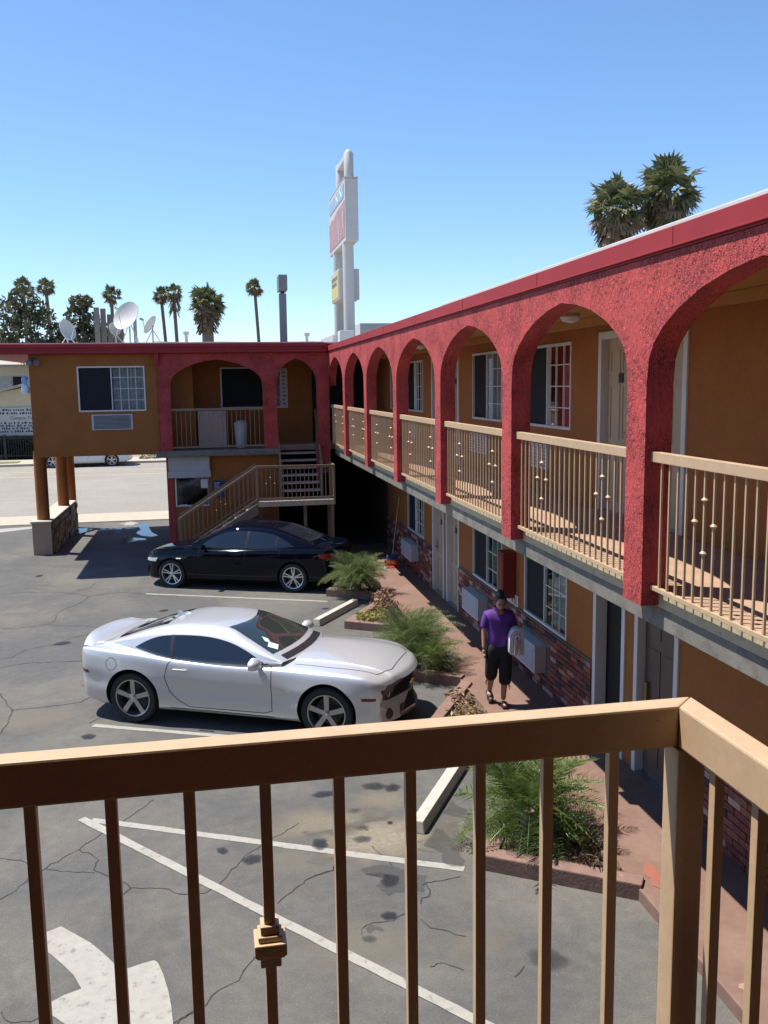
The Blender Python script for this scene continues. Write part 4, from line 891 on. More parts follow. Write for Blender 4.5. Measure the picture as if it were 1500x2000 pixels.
def car(root, S):
    """S: dict of profiles along x (x forward). Returns body object and bvh."""
    xs = []; x = S['x0']
    while x < S['x1']-1e-6:
        xs.append(x); d = min(x-S['x0'], S['x1']-x); x += .018 if d < .12 else (.035 if d < .3 else .05)
    xs.append(S['x1'])
    fx, rx, R = S['fx'], S['rx'], S['R']
    rings = []
    for x in xs:
        zb, zs, zt, w = (crom(S[k], x) for k in ('zb', 'zs', 'zt', 'w'))
        crease = crom(S['hoodw'], x)
        half = [(0, zb), (w*.55, zb), (w*.86, zb), (w*.945, zb+.035), (w*.970, zb+.10), (w*.985, zb+(zs-zb)*.30), (w*(1-S.get('scal', .012)), zb+(zs-zb)*.45), (w*.998, zb+(zs-zb)*.62), (w*1.0, zb+(zs-zb)*.72), (w*.988, zb+(zs-zb)*.88), (w*.965, zs-.02), (w*.93, zs+.004)]
        up = zt-zs
        half += [(w*.86, zs+up*.22), (w*crease, zs+up*.60), (w*crease*.93, zs+up*.80), (w*crease*.5, zs+up*.95), (0, zt)]
        c = curve(half, 44); ring = []
        for p in c:
            y, z = max(p[0], 0), p[1]
            # flared arches
            for ax_ in (fx, rx):
                g = math.exp(-((x-ax_)/.50)**4)*math.exp(-((z-R*1.35)/.26)**2); y += S['flare']*g*(1 if y > w*.75 else 0)*min(1, (y-w*.75)/(w*.2))
            bow = 0
            if x > S['x1']-.9: bow = -S['bowf']*(y/.9)**2*((x-S['x1']+.9)/.9)**2
            if x < S['x0']+.7: bow = S['bowr']*(y/.9)**2*((S['x0']+.7-x)/.7)**2
            ring.append(Vector((x+bow, y, z)))
        full = ring + [Vector((p.x, -p.y, p.z)) for p in ring[-2:0:-1]]
        rings.append(full)
    b = MB(); loft(b, rings)
    low = b.build('car_shell', [M_SILVER, M_WELL], None, smooth=None)
    # wheel arch cut
    cb = MB()
    for ax_ in (fx, rx):
        for sd in (1, -1): cb.lathe([(0, .52*sd), (R*S['arch'], .52*sd), (R*S['arch'], 1.3*sd), (0, 1.3*sd)], 56, (ax_, 0, R+.01), axis='y')
    cut = cb.build('cut', [M_SILVER, M_WELL]); 
    for p in cut.data.polygons: p.material_index = 1
    md = low.modifiers.new('b', 'BOOLEAN'); md.object = cut; md.operation = 'DIFFERENCE'; md.solver = 'EXACT'
    dg = bpy.context.evaluated_depsgraph_get(); me = bpy.data.meshes.new_from_object(low.evaluated_get(dg))
    bpy.data.objects.remove(low); bpy.data.objects.remove(cut)
    # cabin
    g = MB(); rings = []; cx0, cx1 = S['roof'][0][0], S['roof'][-1][0]
    n = 64
    for i in range(n+1):
        x = cx0+(cx1-cx0)*i/n; zr = crom(S['roof'], x); zbt = crom(S['belt'], x); wb = crom(S['beltw'], x); h = max(zr-zbt, .0)
        tw = wb - S['tumble']*h
        half = [(wb, zbt-.10), (wb, zbt), (wb-(wb-tw)*.45, zbt+h*.50), (wb-(wb-tw)*.80, zbt+h*.80), (tw*.955, zbt+h*.925), (tw*.80, zbt+h*.972), (tw*.45, zbt+h*.995), (0, zr)]
        c = curve(half, 30); r = []
        for p in c:
            y = max(p[0], 0); t = (i/n); k = 0
            bow = S['bowg']*(y/.75)**2
            xx = x
            if x > S['hdr']: k = min(1, (x-S['hdr'])/max(cx1-S['hdr'], .01)); xx = x - bow*(.5+.5*k)
            elif x < S['rhdr']: k = min(1, (S['rhdr']-x)/max(S['rhdr']-cx0, .01)); xx = x + bow*(.3+.5*k)
            else:
                u = (x-S['rhdr'])/(S['hdr']-S['rhdr']); xx = x + bow*(.3*(1-u)-.5*u)
            r.append(Vector((xx, y, p[1])))
        rings.append([Vector((0, 0, 0))]*0 + r + [Vector((p.x, -p.y, p.z)) for p in r[-2::-1]])
    loft(g, rings)
    cab = g.build('car_cabin', M_SILVER); mc = cab.data.copy(); bpy.data.objects.remove(cab)
    bm = bmesh.new(); bm.from_mesh(me); bm.from_mesh(mc)
    bmesh.ops.remove_doubles(bm, verts=bm.verts, dist=1e-5); bmesh.ops.recalc_face_normals(bm, faces=bm.faces)
    for f in bm.faces: f.smooth = True
    for e in bm.edges: e.smooth = len(e.link_faces) == 2 and e.calc_face_angle(0) < radians(38)
    me2 = bpy.data.meshes.new('body'); bm.to_mesh(me2); bm.free()
    me2.materials.append(S['paint']); me2.materials.append(M_WELL)
    body = bpy.data.objects.new('body', me2); COL.objects.link(body); body.parent = root
    for ax_ in (fx, rx):
        for sd in (1, -1): wheel(root, ax_, sd*(S['track']), R, S['tw'], sd, S['style'], S['rim'])
    ub = MB(); ub.box(rx+R, fx-R, -.7, .7, S['clear'], .3); ub.build('underbody', M_WELL, root, world=False)
    return body, make_bvh([me2])
def mirrors(root, body, x, y, z, m, sc=1.0):
    for s in (1, -1):
        b = MB(); b.ball((x, s*(y+.10*sc), z), .085*sc, .115*sc, .065*sc, 16)
        for i, v in enumerate(b.v):
            if v[0] < x-.03: b.v[i] = (x-.03, v[1], v[2])
        b.bar((x, s*(y-.06), z-.05), (x, s*(y+.05), z-.03), .03, .018, up=(0, 0, 1)); b.build('wing_mirror', m, root, world=False, smooth=50)

# ---- silver coupe
cp_rot = atan2(-1.25, 2.56)
coupe = thing('silver_coupe', 'silver two door sports coupe with five spoke wheels parked nose to the planter', 'car', (.45, 12.93, 0), cp_rot)
CS = dict(x0=-2.44, x1=2.42, fx=1.44, rx=-1.41, R=.362, tw=.255, track=.815, arch=1.13, flare=.052, clear=.17, bowf=.34, bowr=.16, bowg=.18, paint=M_SILVER, style='five', rim=M_RIM, tumble=.58, hdr=-.02, rhdr=-1.05, scal=.022,
    zb=[(-2.44, .36), (-2.3, .27), (-1.9, .215), (-1, .20), (1, .19), (2.1, .19), (2.32, .20), (2.42, .24)],
    zs=[(-2.44, .90), (-2.36, .985), (-2.1, 1.01), (-1.4, .99), (-.7, .925), (.2, .90), (.9, .905), (1.5, .90), (2.0, .865), (2.25, .81), (2.36, .775), (2.42, .735)],
    zt=[(-2.44, .93), (-2.36, 1.02), (-2.1, 1.055), (-1.6, 1.07), (-.9, 1.0), (.5, 1.0), (1.0, 1.005), (1.6, .975), (2.0, .930), (2.25, .872), (2.36, .835), (2.42, .765)],
    w=[(-2.44, .66), (-2.40, .76), (-2.25, .87), (-1.9, .925), (-1.4, .945), (-.9, .93), (-.3, .915), (.5, .91), (1.0, .925), (1.45, .94), (1.9, .93), (2.2, .905), (2.36, .865), (2.42, .83)],
    hoodw=[(-2.44, .7), (-1.7, .72), (-.5, .7), (.9, .60), (1.5, .58), (2.2, .62), (2.40, .66)],
    roof=[(-2.02, 1.05), (-1.75, 1.135), (-1.45, 1.235), (-1.1, 1.325), (-.75, 1.368), (-.35, 1.375), (-.02, 1.345), (.30, 1.235), (.62, 1.115), (.98, .985)],
    belt=[(-2.02, 1.03), (-1.5, 1.005), (-.9, .955), (-.2, .925), (.5, .925), (.98, .955)],
    beltw=[(-2.02, .64), (-1.6, .76), (-1.0, .845), (-.3, .865), (.5, .86), (.98, .80)])
body, bv = car(coupe, CS)
# glass
patch(bv, [(-1.40, 1.060), (-1.05, 1.000), (-.80, .972), (-.3, .955), (.30, .955), (.53, .962)], curve([(-1.40, 1.064), (-1.20, 1.165), (-.98, 1.222), (-.60, 1.245), (-.25, 1.232), (.05, 1.175), (.32, 1.075), (.535, .966)], 24), 'y', 1, 'side_window', M_CGLASS, coupe, n=36, both=True)
seam(bv, [(-1.42, 1.050), (-1.05, .988), (-.80, .960), (-.3, .943), (.30, .943), (.60, .952)], 'y', 1, 'window_trim', M_SEAM, coupe, wd=.018, off=.006)
seam(bv, [(-.83, .965), (-.86, 1.237)], 'y', 1, 'door_pillar', M_BLACK, coupe, wd=.05, off=.006)
YS = [-.66, -.5, -.25, 0, .25, .5, .66]
patch(bv, [(.80-.10*(y/.66)**2-.07, y) for y in [-.70, -.5, -.25, 0, .25, .5, .70]], [(.02-.13*(y/.5)**2, y) for y in [-.50, -.36, -.18, 0, .18, .36, .50]], 'z', 1, 'windscreen', M_WSGLASS, coupe, n=28, mm=18)
patch(bv, [(-1.90+.10*(y/.6)**2, y) for y in [-.52, -.35, 0, .35, .52]], [(-1.12+.06*(y/.5)**2, y) for y in [-.46, -.3, 0, .3, .46]], 'z', 1, 'rear_window', M_CGLASS, coupe, n=24, mm=14)
seam(bv, [(.86-.10*(y/.66)**2, y) for y in YS], 'z', 1, 'wiper_cowl', M_BLACK, coupe, wd=.10, off=.006, both=False)
# panel gaps
seam(bv, [(-.80, .945), (-.86, .88), (-.90, .70), (-.84, .50), (-.72, .38), (-.55, .29), (.55, .29), (.66, .33), (.66, .90), (.62, .945)], 'y', 1, 'door_gap', M_SEAM, coupe, wd=.009, n=90)
seam(bv, [(.70, .24), (-.85, .26)], 'y', 1, 'sill_gap', M_SEAM, coupe, wd=.008, off=.003)
seam(bv, [(.93, .70), (1.5, .715), (2.06, .66), (2.20, .40), (2.20, .0)], 'z', 1, 'bonnet_gap', M_SEAM, coupe, wd=.010, n=60)
seam(bv, [(-1.95, .0), (-1.95, .5), (-2.0, .68), (-2.2, .74), (-2.42, .68)], 'z', 1, 'boot_gap', M_SEAM, coupe, wd=.009, n=50)
for s in (1, -1):
    pass
cx, cz, rr = -1.72, .835, .085
seam(bv, [(cx+rr*cos(t*pi/12), cz+rr*sin(t*pi/12)) for t in range(25)], 'y', -1, 'fuel_flap', M_SEAM, coupe, wd=.006, both=False, n=48)
# side details
patch(bv, [(1.92, .575), (2.10, .57)], [(1.92, .612), (2.10, .605)], 'y', 1, 'side_marker', M_AMBER, coupe, n=8, mm=3, off=.007, both=True)
patch(bv, [(-2.28, .67), (-2.12, .66)], [(-2.28, .705), (-2.12, .70)], 'y', 1, 'rear_marker', M_AMBER, coupe, n=8, mm=3, off=.007, both=True)
for s in (1, -1):
    y = s*.945; b = MB(); b.box(-.76, -.54, y-.035, y-.002, .808, .838); b.build('door_handle', M_SILVER, coupe, world=False, bevel=.008)
    r = shoot(bv, (.95, .635), 'y', s)
    if r: b = MB(); b.box(.78, 1.04, r[0].y-.006*s-.004, r[0].y+.006, .628, .640); b.build('fender_badge', M_CHROME, coupe, world=False)
mirrors(coupe, body, .47, .90, 1.0, M_SILVER, 1.25)
# front: recessed looking full width grille, lower intake, fog lamps
patch(bv, [(-.74, .545), (-.62, .515), (-.35, .505), (0, .50), (.35, .505), (.62, .515), (.74, .545)], [(-.805, .690), (-.4, .705), (0, .712), (.4, .705), (.805, .690)], 'x', 1, 'grille', M_GRILLE, coupe, n=40, mm=8, off=.004)
bb = MB()
for k in range(4):
    z = .525+.036*k; pts = []
    for i in range(13):
        r = shoot(bv, (-.44+.88*i/12, z), 'x', 1)
        if r: pts.append(r[0]+Vector((.012, 0, 0)))
    if len(pts) > 2: bb.tube(pts, .006, 5)
bb.build('grille_bar', M_BLACK, coupe, world=False)
bb = MB(); r = shoot(bv, (0, .60), 'x', 1); bb.prism([(r[0].x+.012, -.085, .60-.022), (r[0].x+.012, -.085, .60+.014), (r[0].x+.012, -.025, .60+.014), (r[0].x+.012, -.025, .60+.030), (r[0].x+.012, .025, .60+.030), (r[0].x+.012, .025, .60+.014), (r[0].x+.012, .085, .60+.014), (r[0].x+.012, .085, .60-.022), (r[0].x+.012, .025, .60-.022), (r[0].x+.012, .025, .60-.038), (r[0].x+.012, -.025, .60-.038), (r[0].x+.012, -.025, .60-.022)], (.012, 0, 0)); bb.build('front_badge', mat('gold_badge', (.55, .42, .14), .25, metal=1), coupe, world=False)
for s in (1, -1):
    c = (s*.585, .587); bb = MB(); rr = shoot(bv, c, 'x', 1); bb.lathe([(0, .022), (.045, .016), (.062, .006), (.064, -.02)], 20, rr[0], axis='x'); bb.build('headlight', M_HEADL if False else mat('dark_lamp', (.10, .10, .11), .1, var=0, coat=1) if 'dark_lamp' not in MATS else MATS['dark_lamp'], coupe, world=False, smooth=40)
patch(bv, [(-.46, .275), (0, .262), (.46, .275)], [(-.40, .385), (0, .395), (.40, .385)], 'x', 1, 'lower_intake', M_GRILLE, coupe, n=26, mm=5, off=.004)
for s in (1, -1):
    cx, cz, a, c_ = s*.66, .345, .065, .075
    patch(bv, [(cx+a*cos(pi+t*pi/12), cz+c_*sin(pi+t*pi/12)) for t in range(13)], [(cx+a*cos(pi-t*pi/12), cz+c_*sin(pi-t*pi/12)) for t in range(13)], 'x', 1, 'fog_lamp', M_GRILLE, coupe, n=14, mm=6, off=.005)
patch(bv, [(-.42, .185+.035), (0, .22), (.42, .22)], [(-.44, .242), (0, .242), (.44, .242)], 'x', 1, 'chin_lip', M_BLACK, coupe, n=12, mm=2, off=.01)
# rear: lamps, spoiler
for s in (1, -1):
    patch(bv, [(s*.34, .70), (s*.66, .71)], [(s*.34, .80), (s*.66, .80)], 'x', -1, 'tail_light', M_REDL, coupe, n=10, mm=5, off=.006)
rg = []
for i in range(21):
    y = -.76+1.52*i/20; z = 1.055-.055*(y/.76)**4; xx = -2.33+.19*(y/.80)**2; h = .055-.03*(abs(y)/.76)**4
    rg.append([Vector((xx+.20, y, z-.03)), Vector((xx+.06, y, z+h*.55)), Vector((xx-.05, y, z+h)), Vector((xx-.09, y, z+h*.85)), Vector((xx-.07, y, z-.03))])
b = MB(); loft(b, rg); b.build('spoiler', M_SILVER, coupe, world=False, smooth=40)
b = MB(); b.add([(-1.02, -.012, 1.345), (-1.16, -.02, 1.33), (-1.16, .02, 1.33), (-1.02, .012, 1.345), (-1.15, 0, 1.415), (-1.10, 0, 1.40)], [(0, 1, 4, 5), (3, 5, 4, 2), (1, 2, 4), (0, 5, 3), (0, 3, 2, 1)]); b.build('roof_antenna', M_SILVER, coupe, world=False)
# stickers on the windscreen
patch(bv, [(.50, -.60), (.63, -.56)], [(.46, -.47), (.59, -.43)], 'z', 1, 'paper_permit', M_WHITE, coupe, n=4, mm=4, off=.010)
patch(bv, [(.42, -.50), (.50, -.48)], [(.34, -.42), (.42, -.40)], 'z', 1, 'window_sticker', mat('mint_sticker', (.55, .68, .62), .5), coupe, n=3, mm=3, off=.010)

# ---- sedan profile (black sedan and the far white car)
SS = dict(x0=-2.45, x1=2.45, fx=1.56, rx=-1.41, R=.335, tw=.235, track=.80, arch=1.11, flare=.018, clear=.16, bowf=.30, bowr=.20, bowg=.16, paint=M_NAVY, style='twin', rim=M_RIMB, tumble=.44, hdr=.25, rhdr=-1.05, scal=.008,
    zb=[(-2.45, .42), (-2.35, .30), (-2.0, .22), (-1, .20), (1, .19), (2.1, .19), (2.35, .20), (2.45, .27)],
    zs=[(-2.45, .86), (-2.38, .95), (-2.0, .985), (-1.0, .965), (.2, .925), (1.2, .89), (1.8, .84), (2.2, .765), (2.38, .68), (2.45, .60)],
    zt=[(-2.45, .92), (-2.38, 1.02), (-2.0, 1.06), (-1.0, 1.03), (.8, 1.0), (1.2, .985), (1.8, .915), (2.2, .835), (2.38, .75), (2.45, .66)],
    w=[(-2.45, .70), (-2.40, .80), (-2.2, .885), (-1.8, .92), (-1.0, .93), (.5, .93), (1.5, .925), (1.9, .90), (2.2, .84), (2.38, .74), (2.45, .62)],
    hoodw=[(-2.45, .7), (-1, .72), (1, .66), (2.45, .66)],
    roof=[(-1.95, 1.05), (-1.6, 1.18), (-1.3, 1.29), (-.9, 1.40), (-.4, 1.455), (0, 1.46), (.25, 1.43), (.6, 1.29), (.95, 1.14), (1.25, 1.0)],
    belt=[(-1.95, 1.03), (-1.3, .985), (-.5, .965), (.5, .945), (1.25, .96)],
    beltw=[(-1.95, .68), (-1.4, .80), (-.6, .865), (.5, .865), (1.25, .78)])
sd_rot = atan2(1.215, -2.79)
sedan = thing('black_sedan', 'glossy black four door sedan with bright twin spoke wheels in front of the staircase', 'car', (.75, 21.68, 0), sd_rot)
body, bs = car(sedan, SS)
def sedan_trim(root, bv, P):
    top = curve([(-1.36, 1.06), (-1.12, 1.20), (-.86, 1.30), (-.45, 1.345), (0, 1.345), (.28, 1.30), (.58, 1.17), (.86, 1.0)], 28)
    patch(bv, [(-1.36, 1.05), (-.9, .995), (-.3, .985), (.4, .975), (.86, .985)], top, 'y', 1, 'side_window', M_CGLASS, root, n=40, both=True)
    seam(bv, [(-1.4, 1.04), (-.9, .983), (-.3, .972), (.4, .962), (.9, .972)], 'y', 1, 'window_trim', M_BLACK, root, wd=.016, off=.006)
    for x in (-.28, -.98): seam(bv, [(x, .985), (x-.04, 1.34 if x > -.5 else 1.24)], 'y', 1, 'door_pillar', M_BLACK, root, wd=.055, off=.006)
    patch(bv, [(1.02-.12*(y/.66)**2, y) for y in [-.66, -.4, 0, .4, .66]], [(.30-.12*(y/.5)**2, y) for y in [-.54, -.3, 0, .3, .54]], 'z', 1, 'windscreen', M_WSGLASS, root, n=24, mm=14)
    patch(bv, [(-1.80+.10*(y/.6)**2, y) for y in [-.56, -.35, 0, .35, .56]], [(-1.0+.06*(y/.5)**2, y) for y in [-.50, -.3, 0, .3, .50]], 'z', 1, 'rear_window', M_CGLASS, root, n=24, mm=14)
    for q in ([(.86, .95), (.86, .35), (.80, .28), (-.20, .28), (-.28, .95)], [(-.28, .3), (-.95, .3), (-1.02, .5), (-1.10, .75), (-1.12, .97)]): seam(bv, q, 'y', 1, 'door_gap', M_SEAM, root, wd=.007, n=60)
    seam(bv, [(1.15, .60), (1.8, .62), (2.3, .45), (2.36, 0)], 'z', 1, 'bonnet_gap', M_SEAM, root, wd=.007, n=40)
    for s in (1, -1):
        for x in (-.05, -1.0):
            r = shoot(bv, (x, .83), 'y', s); b = MB(); b.box(x-.11, x+.10, r[0].y-.02, r[0].y+.02, .818, .842); b.build('door_handle', P, root, world=False, bevel=.008)
        patch(bv, [(1.30, .70), (1.42, .70)], [(1.30, .725), (1.42, .725)], 'y', s, 'side_repeater', M_CHROME, root, n=5, mm=2, off=.006)
        patch(bv, [(1.95, .62), (2.40, .60)], [(1.90, .71), (2.33, .665)], 'y', s, 'headlight', M_HEADL, root, n=14, mm=5, off=.008)
        patch(bv, [(-2.43, .74), (-2.02, .80)], [(-2.42, .90), (-2.02, .90)], 'y', s, 'tail_light', M_REDL, root, n=12, mm=6, off=.008)
        patch(bv, [(s*.50, .72), (s*.74, .74)], [(s*.50, .88), (s*.74, .88)], 'x', -1, 'tail_light', M_REDL, root, n=8, mm=5, off=.008)
        patch(bv, [(2.22, .46), (2.34, .46)], [(2.22, .50), (2.34, .50)], 'y', s, 'side_marker', M_AMBER, root, n=5, mm=2, off=.006)
        patch(bv, [(s*.05, .42), (s*.22, .42)], [(s*.05, .60), (s*.22, .62)], 'x', 1, 'kidney_grille', M_GRILLE, root, n=6, mm=5, off=.012)
    patch(bv, [(-.5, .25), (.5, .25)], [(-.46, .37), (.46, .37)], 'x', 1, 'lower_intake', M_GRILLE, root, n=20, mm=4, off=.005)
    seam(bv, [(1.08, -.6), (1.12, 0), (1.08, .6)], 'z', 1, 'wiper_cowl', M_BLACK, root, wd=.08, off=.006, both=False)
    mirrors(root, None, .72, .90, 1.0, P, .95)
sedan_trim(sedan, bs, M_NAVY)
# ---- far white car across the street
wcar = thing('white_car', 'white car across the street, half hidden behind the round columns', 'car', (-7.55, 59.0-1.15, -.02), pi)
S3 = dict(SS); S3.update(paint=M_CARWHITE, rim=M_RIMB)
body, b3 = car(wcar, S3); sedan_trim(wcar, b3, M_CARWHITE)
wcar.scale = (1.14, 1.1, 1.12)
# ------------------------------------------------------------------ planters, wheel stops, plants
def curb_bar(b, p, q, w=.15, h=.17):
    p, q = Vector((*p, 0)), Vector((*q, 0)); d = (q-p).normalized(); n = Vector((-d.y, d.x, 0))
    b.prism([p+n*w/2, p-n*w/2, q-n*w/2, q+n*w/2], (0, 0, h))
def curb_poly(b, pts, h=.17): b.prism([(x, y, -.01) for x, y in pts], (0, 0, h))
PLL = ['red brown planter kerb with the feathery palm, nearest the camera', 'red brown planter kerb holding dry brown leaves beside the walking woman', 'red brown planter kerb with the bushy shrub at the silver car nose', 'red brown planter kerb with yellowish ground cover behind the silver car bonnet', 'red brown planter kerb with the round palm clump at the black sedan tail']
PL0 = [7.11, 10.07, 13.15, 16.10, 18.9]
for i, y0 in enumerate(PL0):
    tip = Vector((2.36, y0+.84)); nr = Vector((3.64, y0)); fr_ = Vector((3.60, y0+2.93))
    pl = thing('planter', PLL[i], 'planter', (3.2, y0+1.2, 0), group='saw tooth planters along the walkway')
    w = .17
    def inner(p, q, s):
        d = (q-p).normalized(); n = Vector((-d.y, d.x))*s; return n*w
    n1 = inner(tip, nr, 1); n2 = inner(tip, fr_, -1)
    # mitre point inside the tip
    d1 = (nr-tip).normalized(); d2 = (fr_-tip).normalized(); m = (d1+d2).normalized(); k = w/abs(d1.x*m.y-d1.y*m.x); mi = tip+m*k
    b = MB(); curb_poly(b, [tip, nr, nr+n1, mi]); b.build('kerb', M_CURB, pl, bevel=.014)
    b = MB(); curb_poly(b, [tip+Vector((0, .001)), mi+Vector((0, .001)), fr_+n2, fr_]); b.build('kerb', M_CURB, pl, bevel=.014)
    b = MB(); b.poly([(*mi, .10), (*(nr+n1), .10), (3.62, y0+.15, .10), (3.62, y0+2.8, .10), (*(fr_+n2), .10)]); b.build('soil', M_SOIL, pl)
def stop(p, ang, label):
    b = MB(); L_, w0, w1, h = 1.83, .085, .055, .135
    b.add([(-L_/2, -w0, 0), (L_/2, -w0, 0), (L_/2, w0, 0), (-L_/2, w0, 0), (-L_/2+.02, -w1-.01, h), (L_/2-.02, -w1-.01, h), (L_/2-.02, w1+.01, h), (-L_/2+.02, w1+.01, h)], [(0, 3, 2, 1), (4, 5, 6, 7), (0, 1, 5, 4), (1, 2, 6, 5), (2, 3, 7, 6), (3, 0, 4, 7)])
    o = b.build('wheel_stop', M_STOP, bevel=.012); o.location = (*p, 0); o.rotation_euler = (0, 0, ang); tag(o, label, 'wheel stop', 'wheel stops in the parking bays'); return o
s1 = stop((2.40, 9.55), atan2(1.42, .83), 'whole white concrete wheel stop in the empty bay nearest the camera')
s2 = s1.copy(); COL.objects.link(s2); s2.location = (2.36, 18.02, 0); s2.rotation_euler = (0, 0, atan2(1.4, .93)); tag(s2, 'white concrete wheel stop showing past the silver car windscreen')

def frond_mesh(length, n, leaf, droop, rise, mid_w=.012):
    """a feather leaf: arching rib along +x with paired narrow leaflets"""
    b = MB(); pts = []
    for i in range(n+1):
        t = i/n; pts.append(Vector((length*t*(1-.16*t*t), 0, length*(rise*t-droop*t*t))))
    for i in range(n):
        a, c = pts[i], pts[i+1]; r = .006*(1-i/n)+.0015
        b.add([a+Vector((0, r, 0)), a-Vector((0, r, 0)), c-Vector((0, r*.9, 0)), c+Vector((0, r*.9, 0))], [(0, 1, 2, 3)])
        if i < n*.12: continue
        t = i/n; L_ = leaf*(sin(pi*min(1, .12+t*.86))**.7)
        for s in (1, -1):
            d = Vector((.75+random.uniform(-.1, .15), s*random.uniform(.75, 1), random.uniform(-.05, .42))).normalized(); tip = a+d*L_+Vector((0, 0, -random.uniform(.12, .34)*L_))
            w = Vector((mid_w*.5, 0, 0)); mid = a+d*L_*.5+Vector((0, 0, .01))
            b.add([a-w*.5, a+w*.5, mid+w, mid-w, tip], [(0, 1, 2, 3), (3, 2, 4)])
    return b
def clump(name, label, cat, p, nf, leng, leafm, fr, lean=(15, 100), group=None, trunk=True, z0=.12, dead=0, basedr=.05):
    t = thing(name, label, cat, (*p, 0), group=group)
    if trunk:
        b = MB(); b.tube([(0, 0, 0), (.01, 0, .12), (0, .01, z0+.14)], [.11, .10, .07], 12); b.build('trunk', M_TRUNK, t, world=False, smooth=50)
    protos = []
    for v in range(5):
        mb = frond_mesh(*fr[v % len(fr)]); protos.append(mb)
    objs = [None]*5
    for k in range(nf):
        v = k % 5; az = k*2.399963+random.uniform(-.25, .25); u = (k+.5)/nf
        el = radians(90-(lean[0]+(lean[1]-lean[0])*u**.85)+random.uniform(-8, 8)); sc = leng*random.uniform(.82, 1.1)*(.75+.25*sin(pi*min(1, u+.25)))
        m = L_DEAD if (dead and u > 1-dead and k % 2) else leafm
        if objs[v] is None or m is L_DEAD: o = protos[v].build('frond', m, t, world=False, fix=False); objs[v] = o if m is not L_DEAD else objs[v]
        else: o = inst(objs[v], 'frond', t, (0, 0, 0))
        o.location = (basedr*cos(az), basedr*sin(az), z0+.10*(1-u)+.02); o.rotation_euler = (random.uniform(-.3, .3), -el, az); o.scale = (sc, sc, sc)
    return t
FA = [(1, 46, .36, .50, .12, .017), (1, 46, .34, .72, .10, .017), (1, 46, .38, .36, .14, .017), (1, 44, .35, .95, .18, .018), (1, 46, .32, .60, .05, .017)]
clump('palm_plant', 'small feathery green palm with long arching fronds in the nearest planter', 'palm', (3.02, 8.36), 72, .80, L_FROND, FA, lean=(5, 104), dead=.12, z0=.20)
clump('palm_plant', 'rounded pale green palm clump beside the tail of the black sedan', 'palm', (3.02, 19.45), 90, .76, L_PAPY, FA, lean=(4, 96), z0=.30)
FB = [(1, 34, .40, .50, .05, .016), (1, 32, .36, .80, .05, .017), (1, 34, .34, .30, .05, .016), (1, 32, .42, .65, .1, .017), (1, 34, .36, .95, .1, .016)]
clump('bushy_shrub', 'tall bushy light green shrub in front of the silver car bumper', 'shrub', (3.12, 14.3), 100, .68, L_PAPY, FB, lean=(4, 84), z0=.34, trunk=True, basedr=.12)
clump('bushy_shrub', 'lower dark leafy part of the shrub planting by the silver car grille', 'shrub', (3.22, 13.72), 60, .54, L_FROND, FB, lean=(6, 85), z0=.22, trunk=True, basedr=.10)
def leaf_scatter(name, label, cat, boxes, n, size, m, kind=None):
    b = MB()
    for _ in range(n):
        x0, x1, y0, y1, z0, z1 = random.choice(boxes); c = Vector((random.uniform(x0, x1), random.uniform(y0, y1), z0+(z1-z0)*random.random()**1.4))
        a = Vector((random.gauss(0, 1), random.gauss(0, 1), random.gauss(0, .7))).normalized(); q = a.cross(Vector((random.gauss(0, 1), random.gauss(0, 1), random.gauss(0, 1)))).normalized(); s = size*random.uniform(.6, 1.3)
        b.add([c-a*s, c-q*s*.33, c+a*s, c+q*s*.33], [(0, 1, 2, 3)])
    o = b.build(name, m, fix=False); return tag(o, label, cat, kind=kind)
leaf_scatter('ground_cover', None, None, [(2.62, 3.0, 16.75, 17.25, .1, .26), (2.8, 3.3, 16.7, 17.5, .1, .30)], 700, .045, L_YEL, 'stuff')
leaf_scatter('dry_leaves', None, None, [(3.1, 3.55, 17.2, 18.5, .1, .36), (3.2, 3.5, 18.0, 18.4, .1, .42)], 520, .05, L_DRY, 'stuff')
leaf_scatter('dry_leaves', None, None, [(2.85, 3.5, 10.6, 11.4, .1, .20), (3.2, 3.55, 11.2, 12.5, .1, .24)], 620, .05, L_DRY, 'stuff')
leaf_scatter('dry_leaves', None, None, [(3.2, 3.6, 7.5, 8.1, .1, .17), (3.3, 3.6, 8.1, 9.4, .1, .18), (3.3, 3.58, 13.3, 15.8, .1, .2), (3.1, 3.6, 19.0, 20.6, .1, .3)], 650, .045, L_DRY, 'stuff')
leaf_scatter('ground_cover', None, None, [(3.0, 3.45, 11.0, 11.8, .1, .2)], 160, .05, L_YEL, 'stuff')
# bald patches in the walkway paint
for (cx, cy, rx, ry) in [(3.86, 7.25, .10, .22), (3.80, 5.7, .08, .06), (4.05, 5.05, .1, .07)]:
    ph = [random.uniform(.6, 1.3) for _ in range(14)]; b = MB(); b.poly([(cx+rx*ph[k]*cos(2*pi*k/14), cy+ry*ph[k]*sin(2*pi*k/14), .124) for k in range(14)]); tag(b.build('worn_patch', mat('bare_walkway_patch', (.27, .095, .06) if ry > .1 else (.30, .20, .13), .85)), kind='structure')

